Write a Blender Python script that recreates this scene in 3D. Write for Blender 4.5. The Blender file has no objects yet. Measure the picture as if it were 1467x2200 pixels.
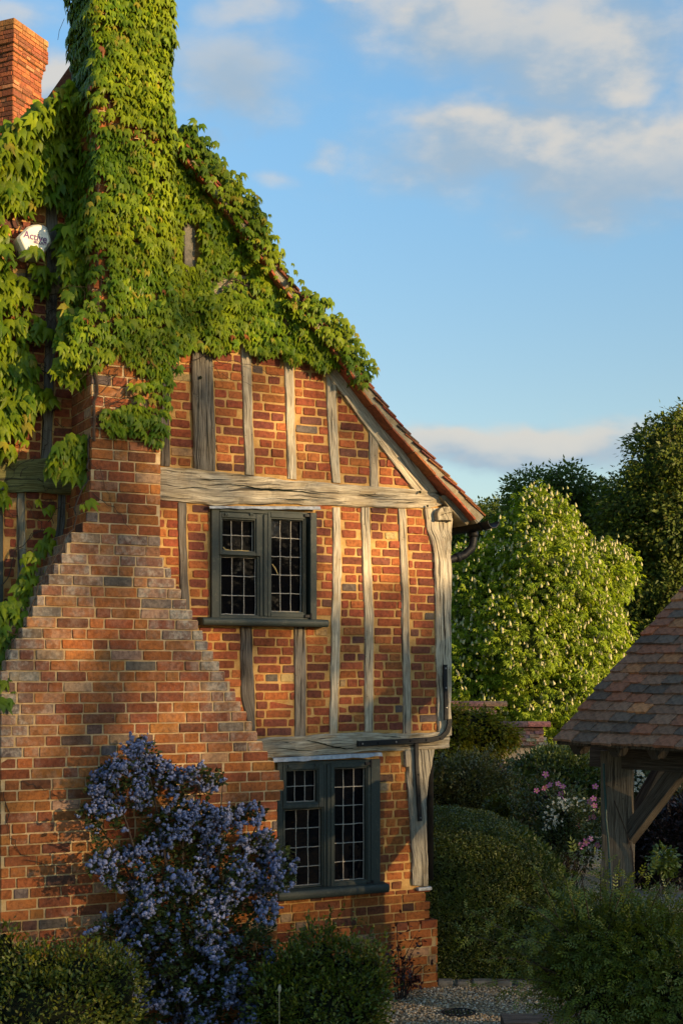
import bpy, bmesh, math, random
import numpy as np
from mathutils import Vector, Matrix, noise as mnoise
from mathutils.geometry import delaunay_2d_cdt

R = random.Random(7)
NR = np.random.default_rng(11)
SC = bpy.context.scene
COL = SC.collection
rad = math.radians

# ------------------------------------------------------------------ camera
FOC, CX, HY, EYE = 2950.0, 733.5, 1450.0, 2.63      # focal length and horizon in photograph pixels, eye height in metres
cam_d = bpy.data.cameras.new('camera')
cam = bpy.data.objects.new('camera', cam_d)
COL.objects.link(cam)
cam.location = (0, 0, EYE)
cam.rotation_euler = (rad(90), 0, 0)
cam_d.sensor_fit = 'VERTICAL'
cam_d.sensor_height = 36
cam_d.lens = FOC / 2200 * 36
cam_d.shift_y = 350 / 2200
cam_d.clip_start = .1
cam_d.clip_end = 3000
SC.camera = cam

# ------------------------------------------------------------------ sun, sky, exposure
SUN_EL = rad(11.0)
SUN_AZ = (0.857, -0.515)
SUN = Vector((SUN_AZ[0]*math.cos(SUN_EL), SUN_AZ[1]*math.cos(SUN_EL), math.sin(SUN_EL)))
sd = bpy.data.lights.new('sun', 'SUN')
sd.energy = 5.0
sd.angle = rad(.53)
sd.color = (1.0, .71, .38)
sun = bpy.data.objects.new('sun', sd)
COL.objects.link(sun)
sun.rotation_euler = SUN.to_track_quat('Z', 'Y').to_euler()
SC.view_settings.view_transform = 'Standard'
SC.view_settings.look = 'None'
SC.view_settings.exposure = 1.15
SC.view_settings.gamma = 1
SC.render.engine = 'CYCLES'
SC.cycles.use_denoising = True
SC.cycles.max_bounces = 6
SC.cycles.diffuse_bounces = 3
SC.cycles.glossy_bounces = 2
SC.cycles.transmission_bounces = 4
SC.cycles.sample_clamp_indirect = 6

world = bpy.data.worlds.new('World')
SC.world = world
world.use_nodes = True
wt = world.node_tree


class NT:
    """small helper for writing node graphs"""
    def __init__(s, tree):
        s.t = tree

    def n(s, kind, **kw):
        nd = s.t.nodes.new(kind)
        for k, v in kw.items():
            setattr(nd, k, v)
        return nd

    def put(s, sock, v):
        if isinstance(v, bpy.types.NodeSocket):
            s.t.links.new(v, sock)
        elif v is not None:
            sock.default_value = v

    def m(s, op, a, b=None, c=None, clamp=False):
        nd = s.n('ShaderNodeMath', operation=op, use_clamp=clamp)
        for i, v in enumerate((a, b, c)):
            s.put(nd.inputs[i], v)
        return nd.outputs[0]

    def mix(s, f, a, b, blend='MIX'):
        nd = s.n('ShaderNodeMix', data_type='RGBA', blend_type=blend)
        s.put(nd.inputs[0], f)
        for i, v in ((6, a), (7, b)):
            s.put(nd.inputs[i], v if isinstance(v, bpy.types.NodeSocket) else (*v, 1))
        return nd.outputs[2]

    def noise(s, vec, scale, detail=2, rough=.5, dist=0):
        nd = s.n('ShaderNodeTexNoise')
        s.put(nd.inputs['Vector'], vec)
        nd.inputs['Scale'].default_value = scale
        nd.inputs['Detail'].default_value = detail
        nd.inputs['Roughness'].default_value = rough
        nd.inputs['Distortion'].default_value = dist
        return nd.outputs['Fac']

    def ramp(s, f, lo, hi, a=0.0, b=1.0):
        nd = s.n('ShaderNodeMapRange', interpolation_type='SMOOTHSTEP')
        s.put(nd.inputs[0], f)
        for i, v in zip((1, 2, 3, 4), (lo, hi, a, b)):
            s.put(nd.inputs[i], v)
        return nd.outputs[0]

    def vmul(s, v, k):
        nd = s.n('ShaderNodeVectorMath', operation='MULTIPLY')
        s.put(nd.inputs[0], v)
        s.put(nd.inputs[1], k)
        return nd.outputs[0]

    def vadd(s, v, k):
        nd = s.n('ShaderNodeVectorMath', operation='ADD')
        s.put(nd.inputs[0], v)
        s.put(nd.inputs[1], k)
        return nd.outputs[0]


def build_world():
    g = NT(wt)
    wt.nodes.clear()
    out = g.n('ShaderNodeOutputWorld')
    bg = g.n('ShaderNodeBackground')
    bg.inputs['Strength'].default_value = 0.136
    sky = g.n('ShaderNodeTexSky', sky_type='NISHITA')
    sky.sun_disc = False
    sky.sun_elevation = SUN_EL
    sky.sun_rotation = math.atan2(SUN_AZ[0], SUN_AZ[1])
    sky.air_density = 1.0
    sky.dust_density = .6
    sky.ozone_density = 1.6
    tc = g.n('ShaderNodeTexCoord')
    d = tc.outputs['Generated']
    sep = g.n('ShaderNodeSeparateXYZ')
    g.put(sep.inputs[0], d)
    x, y, z = sep.outputs
    az = g.m('ARCTAN2', x, y)
    el = g.m('ARCSINE', z)
    # slow warp so that the cloud outlines are ragged
    ds = g.vmul(d, (1, 1, 1.9))
    w1 = g.m('SUBTRACT', g.noise(ds, 9, 4, .55), .5)
    w2 = g.m('SUBTRACT', g.noise(g.vadd(ds, (3.1, 7.7, 1.3)), 9, 4, .55), .5)
    azw = g.m('MULTIPLY_ADD', w1, .075, az)
    elw = g.m('MULTIPLY_ADD', w2, .05, el)

    def ang(px, py):
        a = math.atan((px-CX)/FOC)
        return a, math.atan((HY-py)/FOC*math.cos(a))
    # clouds standing in this part of the sky: centre px, half widths px, weight
    banks = [(1010, 268, 150, 62, .95), (1130, 312, 300, 90, 1.0), (1330, 345, 320, 100, 1.05), (1500, 330, 220, 110, 1.0),
             (1040, 45, 280, 95, .85), (1250, 110, 220, 140, .95), (1300, 190, 140, 90, .8), (1500, 180, 90, 80, .5),
             (500, 165, 190, 90, .72), (430, 210, 90, 50, .6), (760, 10, 70, 26, .6), (560, 25, 160, 45, .5),
             (725, 314, 60, 20, .42), (605, 355, 70, 18, .42), (550, 265, 45, 32, .34), (450, 290, 50, 18, .36),
             (1000, 962, 170, 40, 1.1), (1180, 958, 200, 42, 1.15), (1340, 975, 130, 28, .7), (880, 972, 90, 24, .6),
             (110, 170, 90, 55, 1.0), (30, 20, 120, 50, .55), (-300, 250, 300, 90, .9), (1900, 300, 320, 110, 1.0),
             (300, -300, 500, 120, .8), (1300, -400, 600, 140, .8), (2400, 800, 500, 70, 1.0), (-900, 700, 500, 80, 1.0)]

    def field(a_, e_):
        acc = None
        for (px, py, sx, sy, wgt) in banks:
            ca, ce = ang(px, py)
            xa = g.m('MULTIPLY', g.m('SUBTRACT', a_, ca), FOC/sx)
            xe = g.m('MULTIPLY', g.m('SUBTRACT', e_, ce), FOC/sy)
            r2 = g.m('ADD', g.m('MULTIPLY', xa, xa), g.m('MULTIPLY', xe, xe))
            v = g.m('MULTIPLY', g.m('POWER', 2.718, g.m('MULTIPLY', r2, -.9)), wgt)
            acc = v if acc is None else g.m('MAXIMUM', acc, v)
        return acc
    f0 = field(azw, elw)
    f1 = field(azw, g.m('ADD', elw, .018))
    # light cover that goes on round the whole sky
    far = g.ramp(g.noise(g.vmul(d, (1, 1, 2.6)), 3.2, 4, .55), .56, .8, 0, .75)
    behind = g.ramp(y, .75, .95, 1, 0)
    f0 = g.m('MAXIMUM', f0, g.m('MULTIPLY', far, behind))
    nn = g.noise(ds, 26, 5, .55)
    dens = g.ramp(g.m('MULTIPLY_ADD', g.m('SUBTRACT', nn, .5), .50, f0), .08, .80, 0, .90)
    # crowns of the clouds catch the low sun, bases stay grey
    lit = g.m('SUBTRACT', f0, g.m('MULTIPLY', f1, .97))
    nb = g.noise(g.vadd(ds, (.02, 0, .035)), 26, 5, .55)
    nl = g.noise(g.vadd(ds, (1.2, 4, 2)), 11, 4, .6)
    shade = g.ramp(g.m('ADD', g.m('ADD', g.m('MULTIPLY', lit, .8), g.m('MULTIPLY', g.m('SUBTRACT', nl, .5), 1.1)), g.m('MULTIPLY', g.m('SUBTRACT', nn, nb), 1.3)), -.38, .50)
    ccol = g.mix(shade, (1.22, 1.60, 1.98), (2.35, 2.22, 2.02))
    tint = g.mix(1.0, sky.outputs[0], g.mix(g.ramp(el, .10, .46), (.76, .72, .67), (.74, .95, 1.02)), 'MULTIPLY')
    gray = None
    for (px, py, sx, sy, wgt) in ((510, 165, 190, 75, .9), (1180, 992, 320, 30, .9), (1370, 405, 300, 48, .8), (1080, 95, 150, 60, .5), (900, 320, 120, 40, .5)):
        ca, ce = ang(px, py)
        xa = g.m('MULTIPLY', g.m('SUBTRACT', azw, ca), FOC/sx)
        xe = g.m('MULTIPLY', g.m('SUBTRACT', elw, ce), FOC/sy)
        v = g.m('MULTIPLY', g.m('POWER', 2.718, g.m('MULTIPLY', g.m('ADD', g.m('MULTIPLY', xa, xa), g.m('MULTIPLY', xe, xe)), -1.0)), wgt)
        gray = v if gray is None else g.m('MAXIMUM', gray, v)
    ccol = g.mix(gray, ccol, (1.22, 1.60, 1.98))
    colr = g.mix(dens, tint, ccol)
    g.put(bg.inputs['Color'], colr)
    g.put(out.inputs['Surface'], bg.outputs[0])


build_world()

# ------------------------------------------------------------------ frames of reference
CY27, SY27 = math.cos(rad(27)), math.sin(rad(27))
UX, UY = CY27, SY27                 # along the gable wall
NX, NY = SY27, -CY27                # out of the gable wall
C0 = (-1.294, 9.97)                 # a point on the front of the chimney breast
DCH = .5                            # the breast stands this far in front of the wall
OX, OY = C0[0]-DCH*NX, C0[1]-DCH*NY  # origin on the wall plane


def L(px, py, w=0.0):
    """photograph pixel -> (u, z) on the gable plane that stands w in front of the infill"""
    dx = (px-CX)/FOC
    t = (w+OX*NX+OY*NY)/(dx*NX+NY)
    X, Y = t*dx, t
    return (X-OX)*UX+(Y-OY)*UY, EYE-t*(py-HY)/FOC


def G(px, py, d):
    """photograph pixel at distance d -> world point"""
    return Vector(((px-CX)/FOC*d, d, EYE-(py-HY)/FOC*d))


def wallpt(u, z, w):
    return Vector((OX+UX*u+NX*w, OY+UY*u+NY*w, z))


def interp(pts, z, kz=1, kv=0):
    """value of a polyline at z (list of (u,z)), clamped linear"""
    p = sorted(pts, key=lambda q: q[kz])
    if z <= p[0][kz]:
        a, b = p[0], p[1] if len(p) > 1 else p[0]
    elif z >= p[-1][kz]:
        a, b = (p[-2], p[-1]) if len(p) > 1 else (p[0], p[0])
    else:
        for a, b in zip(p, p[1:]):
            if a[kz] <= z <= b[kz]:
                break
    if abs(b[kz]-a[kz]) < 1e-6:
        return a[kv]
    return a[kv]+(b[kv]-a[kv])*(z-a[kz])/(b[kz]-a[kz])


# ------------------------------------------------------------------ objects
def link(o, parent=None):
    COL.objects.link(o)
    if parent is not None:
        o.parent = parent
    return o


def tag(o, label=None, cat=None, group=None, kind=None):
    for k, v in (('label', label), ('category', cat), ('group', group), ('kind', kind)):
        if v:
            o[k] = v
    return o


def thing(name, label, cat, loc=(0, 0, 0), rz=0.0, group=None):
    o = bpy.data.objects.new(name, None)
    o.empty_display_size = .2
    o.location = loc
    o.rotation_euler = (0, 0, rz)
    link(o)
    return tag(o, label, cat, group)


class Acc:
    """collects geometry for ONE mesh, with a colour per vertex"""
    def __init__(s):
        s.v, s.f, s.c, s.uv, s.sm = [], [], [], [], False

    def add(s, verts, faces, col=(1, 1, 1), uvs=None):
        o = len(s.v)
        s.v += [tuple(p) for p in verts]
        s.f += [tuple(i+o for i in f) for f in faces]
        s.c += [col]*len(verts) if not isinstance(col, list) else col
        s.uv += uvs if uvs else [(p[0], p[2]) for p in verts]
        return s

    def box(s, c, h, M=None, col=(1, 1, 1)):
        """box: centre c, half sizes h, optional rotation matrix"""
        vs = []
        for sx in (-1, 1):
            for sy in (-1, 1):
                for sz in (-1, 1):
                    p = Vector((sx*h[0], sy*h[1], sz*h[2]))
                    if M is not None:
                        p = M @ p
                    vs.append((c[0]+p[0], c[1]+p[1], c[2]+p[2]))
        return s.add(vs, [(0, 1, 3, 2), (4, 6, 7, 5), (0, 4, 5, 1), (2, 3, 7, 6), (0, 2, 6, 4), (1, 5, 7, 3)], col)

    def tube(s, pts, r, n=6, col=(1, 1, 1), caps=True):
        pts = [Vector(p) for p in pts]
        rs = r if isinstance(r, (list, tuple)) else [r]*len(pts)
        vs, fs = [], []
        up = Vector((.13, .21, .97))
        prev = None
        for i, p in enumerate(pts):
            t = (pts[min(i+1, len(pts)-1)]-pts[max(i-1, 0)]).normalized()
            a = t.cross(up if prev is None else prev)
            if a.length < 1e-4:
                a = t.cross(Vector((1, 0, 0)))
            a.normalize()
            b = t.cross(a)
            prev = -b if prev is None else prev
            prev = b.cross(t) if False else prev
            for k in range(n):
                q = 2*math.pi*k/n
                vs.append(p+(a*math.cos(q)+b*math.sin(q))*rs[i])
        for i in range(len(pts)-1):
            for k in range(n):
                fs.append((i*n+k, i*n+(k+1) % n, (i+1)*n+(k+1) % n, (i+1)*n+k))
        if caps:
            fs += [tuple(range(n-1, -1, -1)), tuple((len(pts)-1)*n+k for k in range(n))]
        return s.add(vs, fs, col)

    def build(s, name, mat, parent=None, bevel=0, smooth=False):
        me = bpy.data.meshes.new(name)
        me.from_pydata(s.v, [], s.f)
        at = me.attributes.new('col', 'FLOAT_COLOR', 'POINT')
        at.data.foreach_set('color', np.array([(*c[:3], c[3] if len(c) > 3 else 1) for c in s.c], dtype=np.float32).ravel())
        uvl = me.uv_layers.new(name='UVMap')
        li = np.zeros(len(me.loops), dtype=np.int32)
        me.loops.foreach_get('vertex_index', li)
        uvl.data.foreach_set('uv', np.array(s.uv, dtype=np.float32)[li].ravel())
        if bevel:
            bm = bmesh.new()
            bm.from_mesh(me)
            bmesh.ops.bevel(bm, geom=bm.edges[:], offset=bevel, segments=1, affect='EDGES', clamp_overlap=True)
            bm.to_mesh(me)
            bm.free()
        if smooth:
            me.polygons.foreach_set('use_smooth', [True]*len(me.polygons))
        me.materials.append(mat)
        return link(bpy.data.objects.new(name, me), parent)


def npmesh(name, V, F, C, mat, parent=None, smooth=False):
    """fast mesh from numpy: V (n,3), F (m,k) of one face size, C (n,3)"""
    me = bpy.data.meshes.new(name)
    n, (m, k) = len(V), F.shape
    me.vertices.add(n)
    me.vertices.foreach_set('co', V.astype(np.float32).ravel())
    me.loops.add(m*k)
    me.loops.foreach_set('vertex_index', F.astype(np.int32).ravel())
    me.polygons.add(m)
    me.polygons.foreach_set('loop_start', np.arange(0, m*k, k, dtype=np.int32))
    at = me.attributes.new('col', 'FLOAT_COLOR', 'POINT')
    at.data.foreach_set('color', np.hstack([C, np.ones((n, 1))]).astype(np.float32).ravel())
    me.update(calc_edges=True)
    if smooth:
        me.polygons.foreach_set('use_smooth', [True]*m)
    me.materials.append(mat)
    return link(bpy.data.objects.new(name, me), parent)


def unit(a):
    return a/np.maximum(np.linalg.norm(a, axis=1, keepdims=True), 1e-9)


def leaf_arrays(P, A, N, S, tmpl, C, bend=None):
    """place a leaf template (verts along +y, face up +z) at each point"""
    tv, tf = tmpl
    A = unit(A)
    N = unit(N-A*np.sum(N*A, 1, keepdims=True))
    B = np.cross(A, N)
    S = np.asarray(S).reshape(-1, 1, 1)
    V = P[:, None, :]+S*(tv[None, :, 0:1]*B[:, None, :]+tv[None, :, 1:2]*A[:, None, :]+tv[None, :, 2:3]*N[:, None, :])
    k = len(tv)
    F = (tf[None, :, :]+(np.arange(len(P))*k)[:, None, None]).reshape(-1, tf.shape[1])
    return V.reshape(-1, 3), F, np.repeat(C, k, axis=0)


def scatter(name, P, A, N, S, tmpl, C, mat, parent=None, stuff=True):
    V, F, CC = leaf_arrays(P, A, N, S, tmpl, C)
    o = npmesh(name, V, F, CC, mat, parent)
    if stuff:
        o['kind'] = 'stuff'
    return o


# leaf templates ----------------------------------------------------
def T(v, f):
    return np.array(v, dtype=float), np.array(f, dtype=int)


LEAF_LOBED = T([(0, .42, .07), (0, .02, 0), (-.25, -.09, -.06), (-.44, .14, -.14), (-.50, .78, -.30), (-.20, .58, -.03), (0, 1.25, -.28),
                (.20, .58, -.03), (.50, .78, -.30), (.44, .14, -.14), (.25, -.09, -.06)],
               [(0, i, i+1) for i in range(1, 10)]+[(0, 10, 1)])
LEAF_DIAMOND = T([(0, 0, 0), (-.27, .42, .05), (0, 1, -.06), (.27, .42, .05)], [(0, 2, 1), (0, 3, 2)])
LEAF_OVAL = T([(0, 0, 0), (-.22, .25, .04), (-.22, .65, .04), (0, 1, -.05), (.22, .65, .04), (.22, .25, .04)], [(0, 2, 1), (0, 3, 2), (0, 4, 3), (0, 5, 4)])
_cv, _cf = [], []
for _k, (_a, _l) in enumerate(((-78, .62), (-40, .88), (0, 1), (40, .88), (78, .62))):
    _c, _s = math.cos(rad(_a)), math.sin(rad(_a))
    for (_x, _y, _z) in ((0, .05, 0), (-.13, .6, .03), (0, 1, -.24), (.13, .6, .03)):
        _x *= _l
        _y *= _l
        _cv.append((_x*_c+_y*_s, -_x*_s+_y*_c, _z-.18*abs(_a)/78*_y))
    _cf += [(_k*4, _k*4+2, _k*4+1), (_k*4, _k*4+3, _k*4+2)]
LEAF_PALM = T(_cv, _cf)
_pv, _pf = [], []
for _k, (_y0, _sx) in enumerate(((.15, -1), (.15, 1), (.4, -1), (.4, 1), (.65, -1), (.65, 1), (.8, 0))):
    _dx, _dy = (_sx*.26, .2) if _sx else (0, .34)
    _px, _py = -_dy*.22, _dx*.22
    _b = len(_pv)
    _pv += [(0, _y0, 0), (_dx*.5+_px, _y0+_dy*.5+_py, .02), (_dx, _y0+_dy, -.05), (_dx*.5-_px, _y0+_dy*.5-_py, .02)]
    _pf += [(_b, _b+2, _b+1), (_b, _b+3, _b+2)]
LEAF_PINNATE = T(_pv, _pf)


# ------------------------------------------------------------------ materials
MATS = {}


def material(name):
    m = bpy.data.materials.new(name)
    m.use_nodes = True
    g = NT(m.node_tree)
    b = m.node_tree.nodes['Principled BSDF']
    MATS[name] = m
    return m, g, b


def col_attr(g):
    a = g.n('ShaderNodeAttribute', attribute_name='col')
    return a.outputs['Color']


def geo_pos(g):
    return g.n('ShaderNodeTexCoord').outputs['Object']


def bump(g, b, h, strength, dist):
    nd = g.n('ShaderNodeBump')
    nd.inputs['Strength'].default_value = strength
    nd.inputs['Distance'].default_value = dist
    g.put(nd.inputs['Height'], h)
    g.put(b.inputs['Normal'], nd.outputs[0])


def mat_brick():
    m, g, b = material('brick')
    p = geo_pos(g)
    at = g.n('ShaderNodeAttribute', attribute_name='col')
    base = at.outputs['Color']
    wear = g.m('SUBTRACT', 1, at.outputs['Alpha'])
    n1 = g.noise(p, 34, 5, .65)
    n2 = g.noise(p, 120, 3, .6)
    c = g.mix(g.ramp(n1, .35, .75), base, g.mix(1, base, (.46, .44, .46), 'MULTIPLY'))
    c = g.mix(g.ramp(g.noise(p, 6.5, 4, .6), .52, .72, 0, .4), c, g.mix(1, base, (.55, .62, .75), 'MULTIPLY'))
    c = g.mix(g.ramp(n2, .60, .72, 0, .55), c, (.06, .035, .03))
    n3 = g.noise(g.vadd(p, (5, 3, 2)), 60, 4, .7)
    c = g.mix(g.ramp(n3, .63, .74, 0, .5), c, (.42, .34, .25))
    # lime bloom and lichen on weathered courses
    bl = g.noise(g.vadd(p, (2, 6, 1)), 13, 6, .7)
    c = g.mix(g.m('MULTIPLY', g.ramp(bl, .44, .60), g.m('MULTIPLY', wear, .95)), c, g.mix(g.ramp(n1, .4, .6), (.46, .38, .29), (.24, .215, .17)))
    g.put(b.inputs['Base Color'], c)
    b.inputs['Roughness'].default_value = .9
    b.inputs['Specular IOR Level'].default_value = .25
    bump(g, b, g.m('ADD', n1, g.m('MULTIPLY', n2, .6)), .55, .012)


def mat_mortar():
    m, g, b = material('mortar')
    p = geo_pos(g)
    base = col_attr(g)
    n1 = g.noise(p, 11, 4, .6)
    n2 = g.noise(p, 160, 3, .7)
    c = g.mix(g.ramp(n1, .35, .7), base, g.mix(1, base, (.72, .62, .48), 'MULTIPLY'))
    c = g.mix(g.ramp(n2, .58, .72, 0, .5), c, g.mix(1, base, (.4, .36, .32), 'MULTIPLY'))
    g.put(b.inputs['Base Color'], c)
    b.inputs['Roughness'].default_value = .95
    b.inputs['Specular IOR Level'].default_value = .15
    bump(g, b, g.m('ADD', n1, n2), .7, .012)


def mat_oak():
    m, g, b = material('weathered_oak')
    uv = g.n('ShaderNodeUVMap').outputs[0]
    base = col_attr(g)
    w = g.noise(uv, 2.2, 3, .6)
    wob = g.n('ShaderNodeCombineXYZ')
    g.put(wob.inputs[0], g.m('MULTIPLY', g.m('SUBTRACT', w, .5), .04))
    uvw = g.vadd(uv, wob.outputs[0])
    fine = g.noise(g.vmul(uvw, (150, 4.5, 1)), 1, 5, .68)
    mid = g.noise(g.vmul(uvw, (30, 1.1, 1)), 1, 4, .6)
    crack = g.ramp(g.noise(g.vmul(uvw, (42, 1.5, 1)), 1, 3, .5, .4), .585, .64)
    blot = g.noise(uv, 4.5, 4, .6)
    c = g.mix(g.ramp(fine, .38, .62), g.mix(1, base, (.48, .46, .44), 'MULTIPLY'), g.mix(1, base, (1.3, 1.3, 1.26), 'MULTIPLY'))
    c = g.mix(g.ramp(mid, .42, .68, 0, .55), c, g.mix(1, base, (.45, .42, .38), 'MULTIPLY'))
    c = g.mix(g.ramp(blot, .48, .72, 0, .6), c, g.mix(1, base, (.62, .54, .42), 'MULTIPLY'))
    c = g.mix(g.m('MULTIPLY', crack, .8), c, (.022, .017, .013))
    holes = g.n('ShaderNodeTexVoronoi')
    g.put(holes.inputs['Vector'], g.vmul(uv, (26, 18, 1)))
    holes.inputs['Scale'].default_value = 1.4
    hm = g.m('MULTIPLY', g.ramp(holes.outputs['Distance'], .07, .14, 1, 0), g.ramp(blot, .45, .6))
    c = g.mix(hm, c, (.012, .01, .008))
    g.put(b.inputs['Base Color'], c)
    b.inputs['Roughness'].default_value = .88
    b.inputs['Specular IOR Level'].default_value = .25
    h = g.m('SUBTRACT', g.m('ADD', g.m('MULTIPLY', fine, .7), g.m('MULTIPLY', mid, .8)), g.m('ADD', g.m('MULTIPLY', crack, 1.2), hm))
    bump(g, b, h, .6, .010)


def mat_plain(name, col, rough=.6, spec=.5, nscale=30, amount=.35, bumpd=.003, metal=0.0, attr=False, dirt=None):
    m, g, b = material(name)
    p = geo_pos(g)
    n1 = g.noise(p, nscale, 5, .6)
    base = col_attr(g) if attr else None
    lo = g.mix(1, base, (1-amount,)*3, 'MULTIPLY') if attr else tuple(c*(1-amount) for c in col)
    hi = g.mix(1, base, (1+amount*.6,)*3, 'MULTIPLY') if attr else tuple(c*(1+amount*.6) for c in col)
    c = g.mix(g.ramp(n1, .3, .7), lo, hi)
    if dirt:
        c = g.mix(g.ramp(g.noise(p, nscale*.35, 6, .7), .55, .68, 0, .8), c, dirt)
    g.put(b.inputs['Base Color'], c)
    g.put(b.inputs['Roughness'], g.ramp(n1, .2, .8, rough*.8, min(1, rough*1.15)))
    b.inputs['Specular IOR Level'].default_value = spec
    b.inputs['Metallic'].default_value = metal
    if bumpd:
        bump(g, b, n1, .5, bumpd)
    return m


def mat_leaf(name, trans=.35, rough=.45, spec=.4, var=.3, vscale=7, yellow=(1.15, 1.05, .7)):
    m, g, b = material(name)
    base = col_attr(g)
    p = geo_pos(g)
    n1 = g.noise(p, vscale, 3, .6)
    c = g.mix(g.ramp(n1, .3, .7), g.mix(1, base, (1-var,)*3, 'MULTIPLY'), g.mix(1, base, yellow, 'MULTIPLY'))
    g.put(b.inputs['Base Color'], c)
    b.inputs['Roughness'].default_value = rough
    b.inputs['Specular IOR Level'].default_value = spec
    tr = g.n('ShaderNodeBsdfTranslucent')
    g.put(tr.inputs['Color'], g.mix(1, c, (1.25, 1.2, .5), 'MULTIPLY'))
    mx = g.n('ShaderNodeMixShader')
    mx.inputs[0].default_value = trans
    out = m.node_tree.nodes['Material Output']
    m.node_tree.links.new(b.outputs[0], mx.inputs[1])
    m.node_tree.links.new(tr.outputs[0], mx.inputs[2])
    m.node_tree.links.new(mx.outputs[0], out.inputs['Surface'])
    return m


def mat_tile():
    m, g, b = material('clay_tile')
    p = geo_pos(g)
    base = col_attr(g)
    n1 = g.noise(p, 26, 5, .65)
    n2 = g.noise(p, 9, 5, .7)
    n3 = g.noise(g.vadd(p, (9, 1, 4)), 48, 4, .7)
    c = g.mix(g.ramp(n1, .38, .68), base, g.mix(1, base, (.5, .48, .48), 'MULTIPLY'))
    c = g.mix(g.ramp(n2, .54, .70, 0, .6), c, (.05, .04, .035))
    c = g.mix(g.ramp(n3, .66, .74, 0, .75), c, (.36, .33, .28))
    g.put(b.inputs['Base Color'], c)
    b.inputs['Roughness'].default_value = .85
    b.inputs['Specular IOR Level'].default_value = .3
    bump(g, b, g.m('ADD', n1, n3), .6, .01)


def mat_gravel():
    m, g, b = material('gravel_bed')
    p = geo_pos(g)
    v = g.n('ShaderNodeTexVoronoi')
    g.put(v.inputs['Vector'], p)
    v.inputs['Scale'].default_value = 75
    sep = g.n('ShaderNodeSeparateColor')
    g.put(sep.inputs[0], v.outputs['Color'])
    c = g.mix(g.ramp(sep.outputs[0], .1, .9), (.22, .155, .08), (.56, .41, .23))
    c = g.mix(g.ramp(sep.outputs[1], .75, .9), c, (.05, .045, .04))
    c = g.mix(g.ramp(v.outputs['Distance'], .4, .8, 0, .7), c, (.05, .036, .022))
    g.put(b.inputs['Base Color'], c)
    b.inputs['Roughness'].default_value = .9
    bump(g, b, g.m('SUBTRACT', 1, v.outputs['Distance']), 1, .012)


mat_brick()
mat_mortar()
mat_oak()
mat_tile()
mat_gravel()
mat_plain('painted_frame', (.034, .044, .038), .6, .3, 60, .25, .001, dirt=(.075, .08, .062))
mat_plain('lead_came', (.34, .31, .26), .6, .5, 90, .35, .001)
mat_plain('lead_sheet', (.32, .34, .36), .55, .5, 30, .35, .004)
mat_plain('black_iron', (.009, .009, .010), .6, .3, 40, .35, .003)
mat_plain('bolt_steel', (.35, .34, .33), .45, .5, 60, .3, 0, metal=.7)
mat_plain('white_plastic', (.76, .70, .55), .32, .5, 14, .10, 0)
mat_plain('lettering', (.12, .03, .14), .5, .4, 30, .2, 0)
mat_plain('soil', (.035, .026, .018), .95, .2, 8, .4, .03)
mat_plain('bark', (.085, .065, .045), .9, .2, 14, .5, .02, attr=False)
mat_plain('twig', (.055, .036, .024), .85, .3, 30, .4, 0)
mat_plain('meadow', (.05, .065, .02), .95, .2, 2, .4, .05)
mat_plain('stone', (.20, .175, .135), .85, .3, 16, .35, .01, dirt=(.07, .075, .04))
mat_plain('render_wall', (.44, .36, .27), .9, .2, 6, .25, .006)
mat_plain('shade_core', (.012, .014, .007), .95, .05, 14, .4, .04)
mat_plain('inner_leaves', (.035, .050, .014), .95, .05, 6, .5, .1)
mat_plain('petal', (.5, .1, .3), .6, .3, 20, .2, 0, attr=True)
mat_plain('pebble', (.3, .25, .18), .8, .3, 40, .3, 0, attr=True)
mat_plain('hose', (.014, .055, .052), .5, .4, 30, .2, 0)
mat_plain('moss', (.055, .06, .012), .95, .1, 40, .5, .01)
mat_leaf('creeper_leaf', .30, .45, .22)
mat_leaf('tree_leaf', .45, .5, .2)
mat_leaf('hedge_leaf', .15, .45, .4)
mat_leaf('shrub_leaf', .18, .42, .4)


def glass():
    m, g, b = material('window_glass')
    p = geo_pos(g)
    b.inputs['Base Color'].default_value = (.003, .003, .0045, 1)
    b.inputs['Roughness'].default_value = .07
    b.inputs['Specular IOR Level'].default_value = .20
    bump(g, b, g.noise(p, 9, 2, .5), .25, .02)


glass()
M = MATS

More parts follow.
